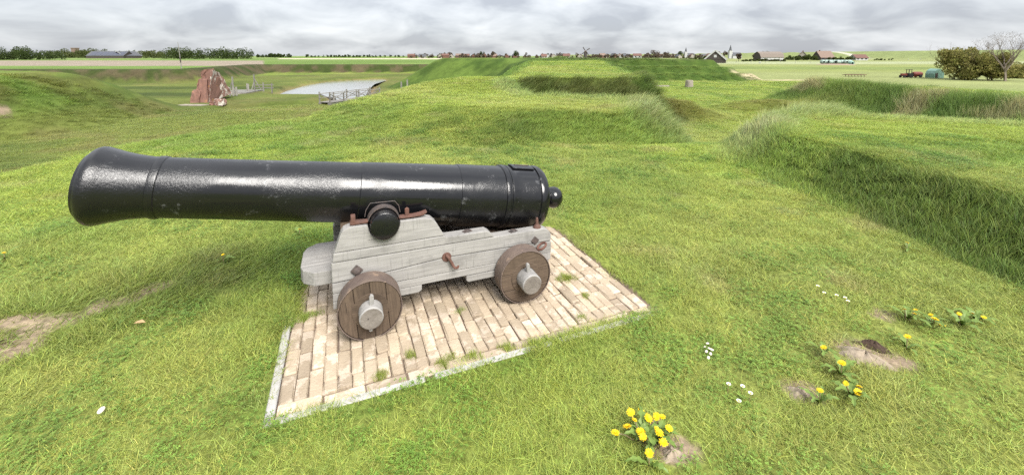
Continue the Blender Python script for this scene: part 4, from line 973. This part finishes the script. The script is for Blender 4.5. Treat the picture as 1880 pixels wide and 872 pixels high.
# --- trees
def crown_mesh(name, clumps, leaves, size, seed, flat=1.0):
    """clumps: (centre, radius) ellipsoids; leaves: small faces spread near their surface and inside"""
    r = np.random.default_rng(seed); V = []; F = []
    tot = sum(c[1] ** 2 for c in clumps)
    for (c, rad) in clumps:
        for _ in range(int(leaves * rad * rad / tot)):
            d = r.normal(size=3); d /= np.linalg.norm(d); q = rad * r.uniform(.45, 1.08) ** .6
            p = np.array(c) + d * q * np.array((1, 1, flat))
            a = r.normal(size=3); a /= np.linalg.norm(a); b = np.cross(a, r.normal(size=3)); b /= np.linalg.norm(b); s = size * r.uniform(.5, 1.3); k = len(V)
            V += [tuple(p - a * s), tuple(p + b * s * .55), tuple(p + a * s), tuple(p - b * s * .55)]; F.append((k, k + 1, k + 2, k + 3))
    me = bpy.data.meshes.new(name); me.from_pydata(V, [], F); me.update(); return me
def wood_mass(name, spans, mat, label, seed, leaf=1.0):
    """spans: rows of crowns (px0, px1, distance, top height, number)"""
    r = random.Random(seed); cl = []
    for px0, px1, Y, top, n in spans:
        for i in range(n):
            px = px0 + (px1 - px0) * (i + r.uniform(.1, .9)) / n; y_ = Y * r.uniform(.95, 1.06); p = along(px, y_); h = top * r.uniform(.62, 1.06)
            w = h * r.uniform(.36, .6)
            for _ in range(6):
                q = r.uniform(.03, .80); cl.append(((p.x + r.uniform(-w, w) * (1 - q * .5), p.y + r.uniform(-w, w), p.z + h * q), w * r.uniform(.4, .62)))
    me = crown_mesh(name, cl, len(cl) * 46, leaf, seed); o = link_mesh(name, me, M[mat]); tag(o, label, 'wood', kind='stuff'); return o
wood_mass('woodland', [(-60, 62, 480, 15.5, 26), (30, 112, 500, 11.5, 18)], 'wood_far', 'dark green wood at the left edge of the fields', 3, .75)
wood_mass('woodland', [(100, 200, 900, 20, 28), (150, 290, 950, 17, 30), (255, 350, 820, 16, 24)], 'wood_far2', 'distant olive wood behind the barns', 4, 1.1)
wood_mass('woodland', [(318, 466, 640, 17.5, 44)], 'wood_far', 'dark clump of wood behind the mast', 5, .9)
wood_mass('tree_line', [(470, 540, 1200, 10, 12), (560, 760, 1500, 9, 26), (495, 520, 1100, 13, 4), (600, 680, 1350, 9, 12)], 'wood_far', 'thin line of far trees on the left horizon', 6, 1.3)
wood_mass('tree_line', [(760, 1330, 1010, 12, 55), (1085, 1245, 840, 9.0, 46), (845, 900, 830, 9.5, 14), (745, 1085, 810, 6, 26), (1245, 1330, 800, 6, 14)], 'brown_crown', 'brownish budding trees among the village houses', 7, 1.0)
wood_mass('hedge', [(1440, 1500, 440, 5.5, 16), (1516, 1560, 425, 4.5, 8), (1600, 1640, 430, 2.0, 6)], 'hedge_leaf', 'dark bushes round the farmhouses near the dike', 8, .55)
wood_mass('hedge', [(1360, 1440, 350, 2.2, 26), (1240, 1300, 420, 4, 14)], 'hedge_leaf', 'low clipped hedge in front of the long barn', 9, .4)
def lone_tree(name, px, Y, h, w, mat, label, seed, group=None, n=1500, leaf=.55):
    r = random.Random(seed); p = along(px, Y); root = empty(name, p); tag(root, label, 'tree', group)
    mk('trunk', tube([(0, 0, -.3), (.1, 0, h * .3), (0, .1, h * .6)], [h * .03, h * .022, h * .01], 7), M['bark'], root)
    cl = [((r.uniform(-w, w) * .6, r.uniform(-w, w) * .6, h * r.uniform(.4, .86)), w * r.uniform(.32, .5)) for _ in range(11)]
    me = crown_mesh('crown', cl, n, leaf, seed); o = link_mesh('crown', me, M[mat], root); return root
for i, (px, Y, h, w, mt, lb) in enumerate(((948, 860, 15, 7, 'wood_far', 'round dark tree above the left roofs of the village'), (905, 870, 15, 6, 'brown_crown', 'brown tree above the village, left of the round dark one'), (886, 880, 13, 6, 'wood_far', 'dark tree at the left end of the village'), (1200, 850, 15, 9, 'brown_crown', 'broad brown tree right of the windmill'), (1222, 860, 13, 6, 'brown_crown', 'brown tree left of the white church'), (1248, 840, 14, 7, 'wood_far', 'dark tree close to the white spire'), (1316, 640, 11, 6, 'brown_crown', 'brown tree behind the white edged barn'), (1404, 620, 10, 7, 'wood_far', 'dark wind shaped tree behind the long barn'), (1384, 640, 8, 5, 'brown_crown', 'small brown tree left of the wind shaped tree'), (1354, 335, 6.5, 2.2, 'brown_crown', 'reddish young conifer left of the long barn'))):
    lone_tree('tree', px, Y, h, w, mt, lb, 60 + i)

# --- bush and bare tree by the farmyard on the right
def grow(r, p, d, L, rad, depth, out, tips, spread=.55, up=.12):
    n = 3; pts = [p]; rs = [rad]
    for i in range(n):
        d = (d + Vector((r.gauss(0, .12), r.gauss(0, .12), r.gauss(0, .08) + up * .4))).normalized(); p = p + d * (L / n); pts.append(p); rs.append(rad * (1 - .3 * (i + 1) / n))
    out.append(tube(pts, rs, 5 if depth > 2 else 3, False))
    if depth == 0: tips.append(p); return
    for k in range(r.choice((2, 3, 3))):
        ax = Vector((r.gauss(0, 1), r.gauss(0, 1), r.gauss(0, .5))).normalized()
        nd = (d + ax * spread * r.uniform(.6, 1.4) + Vector((0, 0, up))).normalized()
        q = pts[r.choice((2, 3, 3))]; grow(r, q, nd, L * r.uniform(.62, .85), rs[-1] * .68, depth - 1, out, tips, spread, up)
def build_bush():
    specs = ((1762, 84, 7.0, 4.6, 'left half of the dense olive green bush on the farmyard edge, with crooked twigs'), (1815, 80, 6.6, 4.4, 'right half of the dense olive green bush, in front of the bare tree'), (1880, 88, 3.2, 3.4, 'low green bush behind the bare tree at the right edge'))
    for i, (px, Y, h, w, lb) in enumerate(specs):
        r = random.Random(90 + i); p = along(px, Y); root = empty('bush', p); tag(root, lb, 'bush', 'bushes at the farmyard')
        out, tips = [], []
        for k in range(5): grow(r, Vector((r.uniform(-1, 1), r.uniform(-.8, .8), -.1)), Vector((r.uniform(-.8, .8), r.uniform(-.4, .4), 1)).normalized(), h * .40, .09, 4, out, tips, .5, .05)
        mk('branches', join(*out), M['bark'], root)
        cl = [((r.uniform(-w, w) * .8, r.uniform(-1.8, 1.8), h * r.uniform(.14, .78)), r.uniform(.7, 1.15)) for _ in range(46)]
        cl = [c for c in cl if c[0][2] < h * (1.0 - .28 * (abs(c[0][0]) / w) ** 2)]
        link_mesh('crown', crown_mesh('crown', cl, 8500, .20, 200 + i), M['bush_leaf'], root)
    r = random.Random(17); p = along(1846, 78); root = empty('bare_tree', p); tag(root, 'bare pale brown tree with a fan of fine twigs at the right edge', 'tree')
    out, tips = [], []
    grow(r, Vector((0, 0, -.2)), Vector((.06, 0, 1)), 3.2, .24, 0, out, tips); b = tips.pop()
    mk('trunk', join(*out), M['twig'], root); out = []
    for k in range(6): grow(r, b - Vector((0, 0, .3 * k)), Vector((math.cos(k * 1.05) * .65, math.sin(k * 1.05) * .5, .8)).normalized(), 2.35, .12, 5, out, tips, .5, .16)
    mk('branches', join(*out), M['twig'], root)
    link_mesh('buds', crown_mesh('buds', [((t.x, t.y, t.z), .22) for t in tips[::2]], 2600, .045, 33), M['brown_crown'], root)
build_bush()

# --- farmyard things on the right
def wheel_m(c, rad, w): return move(lathe([(-w / 2, rad * .55), (-w / 2, rad * .9), (-w * .3, rad), (w * .3, rad), (w / 2, rad * .9), (w / 2, rad * .55)], 20, 'Y'), c)
def build_yard():
    p = along(1664, 91); r = empty('tractor', p, R(-4)); r.scale = (.68, .68, .68); tag(r, 'old red tractor with a black roll bar parked at the field edge', 'tractor')
    mk('hood', box((-.9, 0, 1.0), (1.5, .7, .6)), M['red_metal'], r); mk('chassis', box((-.3, 0, .65), (2.6, .5, .35)), M['iron'], r)
    for x in (.25, 1.0):
        for y in (-.5, .5): mk('roll_bar', box((x, y, 1.65), (.12, .12, 1.7)), M['tarred'], r)
    mk('canopy', box((.6, 0, 2.55), (1.2, 1.3, .12)), M['tarred'], r); mk('seat', box((.75, 0, 1.2), (.5, .5, .4)), M['tarred'], r)
    for y in (-.75, .75): mk('wheel', wheel_m((.7, y, .72), .72, .38), M['black_rubber'], r); mk('wheel', wheel_m((-1.25, y, .42), .42, .28), M['black_rubber'], r)
    p = along(1683, 91); r = empty('spreader', p, R(3)); r.scale = (.68, .68, .68); tag(r, 'red farm tank trailer beside the tractor', 'trailer')
    mk('tank', move(lathe([(-1.5, .1), (-1.45, .55), (-1.0, .72), (1.0, .72), (1.45, .55), (1.5, .1)], 18), (0, 0, 1.15)), M['red_metal'], r); mk('frame', box((-.3, 0, .45), (3.6, .7, .18)), M['red_metal'], r)
    for y in (-.8, .8): mk('wheel', wheel_m((.4, y, .5), .5, .3), M['black_rubber'], r)
    p = along(1715, 90); r = empty('garden_hut', p); tag(r, 'small round topped pale green hut left of the big bush', 'hut')
    prof = [(-1.0, 0), (1.0, 0), (1.05, .9), (.8, 1.5), (.35, 1.85), (0, 1.95), (-.35, 1.85), (-.8, 1.5), (-1.05, .9)]
    mk('shell', prism_y(prof, -1.0, 1.0), M['green_sheet'], r); mk('opening', prism_y([(-.85, .05), (-.3, .05), (-.3, 1.1), (-.85, 1.0)], -1.03, -.9), M['tarred'], r)
    for i, px in enumerate(range(1508, 1560, 7)):
        p = along(px, 217 + (i % 2) * 1.5); o = mk('wrapped_bale', lathe([(-.95, .5), (-.9, .92), (-.7, 1.02), (.7, 1.02), (.9, .92), (.95, .5)], 16, 'X' if i % 3 else 'Y'), M['green_foil'], None, True)
        o.location = (p.x, p.y, p.z + .98 + .5); tag(o, 'pale green foil wrapped bale on the sandy strip, %s from the left in the row' % nth(i), 'bale', 'wrapped bales in the meadow')
    p = along(1560, 212); o = mk('wrapped_bale', lathe([(-.95, .5), (-.9, .92), (-.7, 1.02), (.7, 1.02), (.9, .92), (.95, .5)], 16, 'Y'), M['green_sheet'], None, True); o.location = (p.x, p.y, p.z + .95); tag(o, 'darker green wrapped bale standing apart to the right of the row', 'bale', 'wrapped bales in the meadow')
    p = along(1532, 214); o = mk('sand_heap', lathe([(-.2, 9.0), (.25, 7.5), (.5, 5.0), (.56, .5)], 20, 'Z'), M['soil'], None, True); o.location = p; tag(o, kind='structure')
    p = along(1572, 94); r = empty('harrow', p); tag(r, 'rusty harrow lying in the field left of the tractor', 'harrow')
    mk('frame', join(box((0, 0, .5), (4.5, .12, .12)), box((0, 1.2, .5), (4.5, .12, .12)), *[box((-2.1 + i * .7, .6, .5), (.1, 1.3, .1)) for i in range(7)]), M['rust'], r)
    for i in range(7): mk('tine', bar((-2.1 + i * .7, .6, .5), (-2.0 + i * .7, .4, -.05), .1, .06), M['rust'], r)
    p = along(1860, 96); r = empty('farm_shed', p); tag(r, 'low grey shed partly hidden behind the bare tree', 'shed')
    mk('wall', box((0, 0, 1.0), (9, 4, 2.0)), M['silver_wood'], r); mk('roof', box((0, -.1, 2.15), (9.6, 4.8, .25)), M['grey_roof'], r)
    for i in range(14):
        px = 1215 + i * 27; p = along(px, 300 - 2.0 * i); o = mk('fence_post', box((0, 0, .5), (.18, .18, 1.4)), M['silver_wood']); o.location = p; tag(o, 'thin wooden post in the wire fence across the right meadow, %s from the left' % nth(i), 'post', 'posts of the meadow fence')
    for i, (px, py) in enumerate(((1393, 123), (1664, 101), (1686, 99))):
        p = along(px, 250 if i == 0 else 480); r = empty('sheep', p); tag(r, ('white sheep grazing alone in the meadow below the long barn', 'white sheep on the dike, left of two', 'white sheep on the dike, right of two')[i], 'sheep', 'sheep in the meadows')
        r.rotation_euler.z = i * .7
        body = tube([(-.55, 0, .62), (-.35, 0, .68), (.0, 0, .66), (.35, 0, .69), (.5, 0, .74), (.66, 0, .66), (.80, 0, .50)], [.16, .30, .33, .29, .19, .12, .06], 10)
        legs = [tube([(x, y, .55), (x + .03, y, .28), (x, y, 0)], [.08, .05, .045], 6) for x in (-.35, .32) for y in (-.14, .14)]
        o = mk('body', join(body, *legs), M['white'], r, True)
build_yard()

# ------------------------------------------------------------------ small things in the lawn
def flower_head(d, rr):
    V, F = [], []
    for layer, (n, L, tilt) in enumerate(((22, 1.0, .12), (18, .78, .38), (12, .5, .75))):
        for i in range(n):
            a = 2 * math.pi * (i + .5 * layer) / n + rr.uniform(-.08, .08); L_ = L * d / 2 * rr.uniform(.85, 1.1); w = .10 * d; c, s = math.cos(a), math.sin(a); k = len(V); t = tilt + rr.uniform(-.1, .1)
            for q, ww in ((.05, .35), (.7, .5), (1.0, .28)):
                x = q * L_; z = layer * .03 * d + math.sin(t) * x * (1.0 - .25 * q)
                V += [(x * c - ww * w * s, x * s + ww * w * c, z), (x * c + ww * w * s, x * s - ww * w * c, z)]
            F += [(k, k + 1, k + 3, k + 2), (k + 2, k + 3, k + 5, k + 4)]
    return V, F
heads = []
for i in range(4):
    rr = random.Random(300 + i); V, F = flower_head(.037, rr); me = bpy.data.meshes.new('flower'); me.from_pydata(V, [], F); me.materials.append(M['dandelion']); heads.append(me)
def leaf_mesh(seed):
    r = random.Random(seed); n = 9; V = []; F = []; L = r.uniform(.08, .13)
    for i in range(n):
        t = i / (n - 1); w = .016 * math.sin(math.pi * min(t * .9 + .08, 1)) * (1.25 if i % 2 else .55); z = .035 * math.sin(t * 2.6) + .012
        V += [(t * L, -w, z), (t * L, 0, z - .003), (t * L, w, z)]
    for i in range(n - 1): F += [(3 * i, 3 * i + 1, 3 * i + 4, 3 * i + 3), (3 * i + 1, 3 * i + 2, 3 * i + 5, 3 * i + 4)]
    me = bpy.data.meshes.new('leaf'); me.from_pydata(V, [], F); me.materials.append(M['dand_leaf']); return me
leafs = [leaf_mesh(400 + i) for i in range(4)]
def dandelion(x, y, flowers, label, nleaf=7, seed=0, stalk=(.05, .09), s=1.0):
    r = random.Random(seed); root = empty('dandelion', (x, y, hz(x, y)), r.uniform(0, 6)); tag(root, label, 'dandelion', 'dandelions in the lawn')
    rot = Matrix.Rotation(-root.rotation_euler.z, 3, 'Z')
    for i in range(nleaf):
        o = link_mesh('leaf', leafs[i % 4], None, root); a = 2 * math.pi * i / nleaf + r.uniform(-.3, .3); o.rotation_euler = (r.uniform(-.2, .2), r.uniform(-.45, .0), a); o.scale = [s * r.uniform(.8, 1.2)] * 3
    for (dx, dy) in flowers:
        q = rot @ Vector((dx, dy, 0)); h = r.uniform(*stalk); b = Vector((q.x * .25, q.y * .25, 0)); top = Vector((q.x, q.y, h))
        st = mk('stem', tube([b, (b + top) / 2 + Vector((0, 0, .01)), top], [.0028, .0026, .0024], 6), M['dand_stem'], root)
        f = link_mesh('flower', r.choice(heads), None, root); f.location = top; f.rotation_euler = (-.35 + r.uniform(-.3, .3), r.uniform(-.3, .3), r.uniform(0, 6)); f.scale = [s * r.uniform(.65, 1.08)] * 3
        f.rotation_euler = (rot @ Vector((f.rotation_euler[0], f.rotation_euler[1], 0))).to_tuple()[:2] + (r.uniform(0, 6),)
def g(px, py, z=.05): p = at(px, py, z); return p.x, p.y
c0 = g(1180, 790)
fl = [(1178, 748), (1158, 752), (1205, 765), (1130, 786), (1152, 780), (1165, 772), (1216, 763), (1206, 785), (1176, 797), (1228, 790), (1210, 799), (1218, 812), (1180, 806), (1190, 770)]
dandelion(*c0, [(g(*p, .08)[0] - c0[0], g(*p, .08)[1] - c0[1]) for p in fl[:8]], 'big dandelion clump with many yellow flowers by the lowest bare patch, its left part', 14, 1)
c1 = g(1208, 800); dandelion(*c1, [(g(*p, .07)[0] - c1[0], g(*p, .07)[1] - c1[1]) for p in fl[8:]], 'right part of the big dandelion clump beside the lowest bare patch', 9, 2)
singles = [((1192, 838), 'single yellow dandelion below the big clump', 3), ((1512, 637), 'yellow dandelion at the upper left of the large sandy mound', 4), ((1545, 675), 'yellow dandelion between the large sandy mound and the small one', 6), ((1505, 727), 'yellow dandelion close to the right side of the small sandy mound', 4), ((1665, 629), 'yellow dandelion alone to the right of the large sandy mound', 4),
           ((1665, 453), 'yellow dandelion alone near the foot of the right bank', 4), ((550, 427), 'yellow dandelion in the grass beneath the barrel, left of the carriage', 3), ((410, 478), 'yellow dandelion in the grass below the middle of the barrel', 3), ((805, 246), 'yellow dandelion on the bank behind the barrel', 3), ((8, 471), 'yellow dandelion at the left edge of the photo', 3)]
for i, (p, lb, nl) in enumerate(singles): c = g(*p); dandelion(*c, [(0, 0)], lb, nl, 20 + i)
c = g(1565, 715); dandelion(*c, [(g(1552, 712)[0] - c[0], g(1552, 712)[1] - c[1]), (g(1575, 722)[0] - c[0], g(1575, 722)[1] - c[1]), (g(1577, 711)[0] - c[0], g(1577, 711)[1] - c[1])], 'dandelion with three yellow flowers right of the small sandy mound', 7, 41)
for i, (pts, lb) in enumerate((([(1660, 577), (1680, 573), (1678, 584)], 'leftmost dandelion of the row in the grass far right, with three flowers'), ([(1708, 586), (1730, 598), (1715, 596)], 'dandelion second from the left in the row far right, flowers half open'), ([(1760, 584)], 'dandelion with one large flower third in the row far right'), ([(1786, 573), (1806, 586)], 'rightmost dandelion of the row in the grass far right, with two flowers'))):
    c = g(*pts[0]); dandelion(c[0] + .02, c[1], [(g(*p)[0] - c[0] - .02, g(*p)[1] - c[1]) for p in pts], lb, 6, 50 + i)
# daisies and shells
def daisy(px, py, label, i):
    x, y = g(px, py, .04); r = random.Random(i); root = empty('daisy', (x, y, hz(x, y))); tag(root, label, 'daisy', 'white daisies in the lawn')
    V, F = [], []
    for k in range(10):
        a = .628 * k; c_, s_ = math.cos(a), math.sin(a); b = len(V); V += [(.003 * c_, .003 * s_, 0), (.009 * c_ - .004 * s_, .009 * s_ + .004 * c_, .002), (.011 * c_, .011 * s_, .003), (.009 * c_ + .004 * s_, .009 * s_ - .004 * c_, .002)]; F.append((b, b + 1, b + 2, b + 3))
    h = r.uniform(.04, .06); st = mk('stem', tube([(0, 0, 0), (.004, 0, h)], .0014, 5), M['dand_stem'], root)
    f = mk('petals', (V, F), M['petal'], root); f.location = (.004, 0, h); e_ = mk('eye', lathe([(0, .005), (.003, .004), (.004, .001)], 8, 'Z'), M['dandelion'], root); e_.location = (.004, 0, h)
for i, (px, py) in enumerate(((1336, 712), (1362, 711), (1376, 729), (1355, 738))): daisy(px, py, 'tiny white daisy in the loose patch left of the small sandy mound', i)
for i, (px, py) in enumerate(((1500, 530), (1512, 540), (1535, 545), (1550, 552), (1555, 558))): daisy(px, py, 'tiny white daisy in the lawn far behind the sandy mounds', 30 + i)
def shell(px, py, s, label, i):
    x, y = g(px, py, .03); r = random.Random(i); o = mk('shell', lathe([(0, .5), (.12, .46), (.26, .34), (.36, .18), (.40, .02)], 12, 'Z'), M['shell'], None, True)
    o.location = (x, y, hz(x, y) + .03); o.scale = (s, s * .72, s * .6); o.rotation_euler = (r.uniform(-.5, .5), r.uniform(-.5, .5), r.uniform(0, 6)); tag(o, label, 'shell', 'white shells in the grass')
shell(185, 748, .034, 'white shell lying alone in the grass at lower left', 1)
for i, (px, py) in enumerate(((1299, 628), (1302, 636), (1297, 641), (1305, 645), (1301, 652), (1294, 634), (1307, 638))): shell(px, py, .022, 'small white shell in the little heap right of the paving', 10 + i)
x, y = g(258, 592, .03); o = mk('fallen_leaf', ([(-.03, -.012, .004), (.0, -.016, .010), (.032, 0, .004), (0, .016, .012), (-.03, .012, .005), (-.03, -.012, .002), (.0, -.016, .008), (.032, 0, .002), (0, .016, .010), (-.03, .012, .003)], [(0, 1, 2, 3, 4), (9, 8, 7, 6, 5), (0, 5, 6, 1), (1, 6, 7, 2), (2, 7, 8, 3), (3, 8, 9, 4), (4, 9, 5, 0)]), M['dry_leaf']); o.location = (x, y, hz(x, y) + .045); tag(o, 'dry yellowish leaf lying in the grass left of the paving', 'leaf')
# crusted sandy mounds dug by rabbits
def mound(px, py, rx, ry, hh, rz, label, seed, mat='sand_stone', name='sand_mound'):
    x, y = g(px, py, .02); n = 26; m_ = 9; V = []; F = []; r = random.Random(seed)
    for i in range(m_):
        t = i / (m_ - 1)
        for k in range(n):
            a = 2 * math.pi * k / n; w = 1 + .16 * math.sin(3 * a + seed) + .1 * math.sin(7 * a + 2 * seed); q = t
            V.append((q * rx * w * math.cos(a), q * ry * w * math.sin(a), hh * (1 - q ** 2.2) * (1 + .18 * math.sin(5 * a + q * 4)) - .02 * q + r.uniform(-.004, .004)))
    for i in range(m_ - 1):
        for k in range(n): F.append((i * n + k, (i + 1) * n + k, (i + 1) * n + (k + 1) % n, i * n + (k + 1) % n))
    o = mk(name, (V, F), M[mat], None, True); o.location = (x, y, hz(x, y) - .005); o.rotation_euler = (0, 0, rz); tag(o, label, kind='structure')
mound(1588, 655, .155, .085, .05, -.75, None, 1)
mound(1604, 634, .11, .034, .045, -.62, None, 5, 'dark_soil', 'dug_soil')
mound(1470, 716, .085, .062, .035, -.1, None, 2)
mound(1234, 828, .075, .055, .03, .2, None, 3)
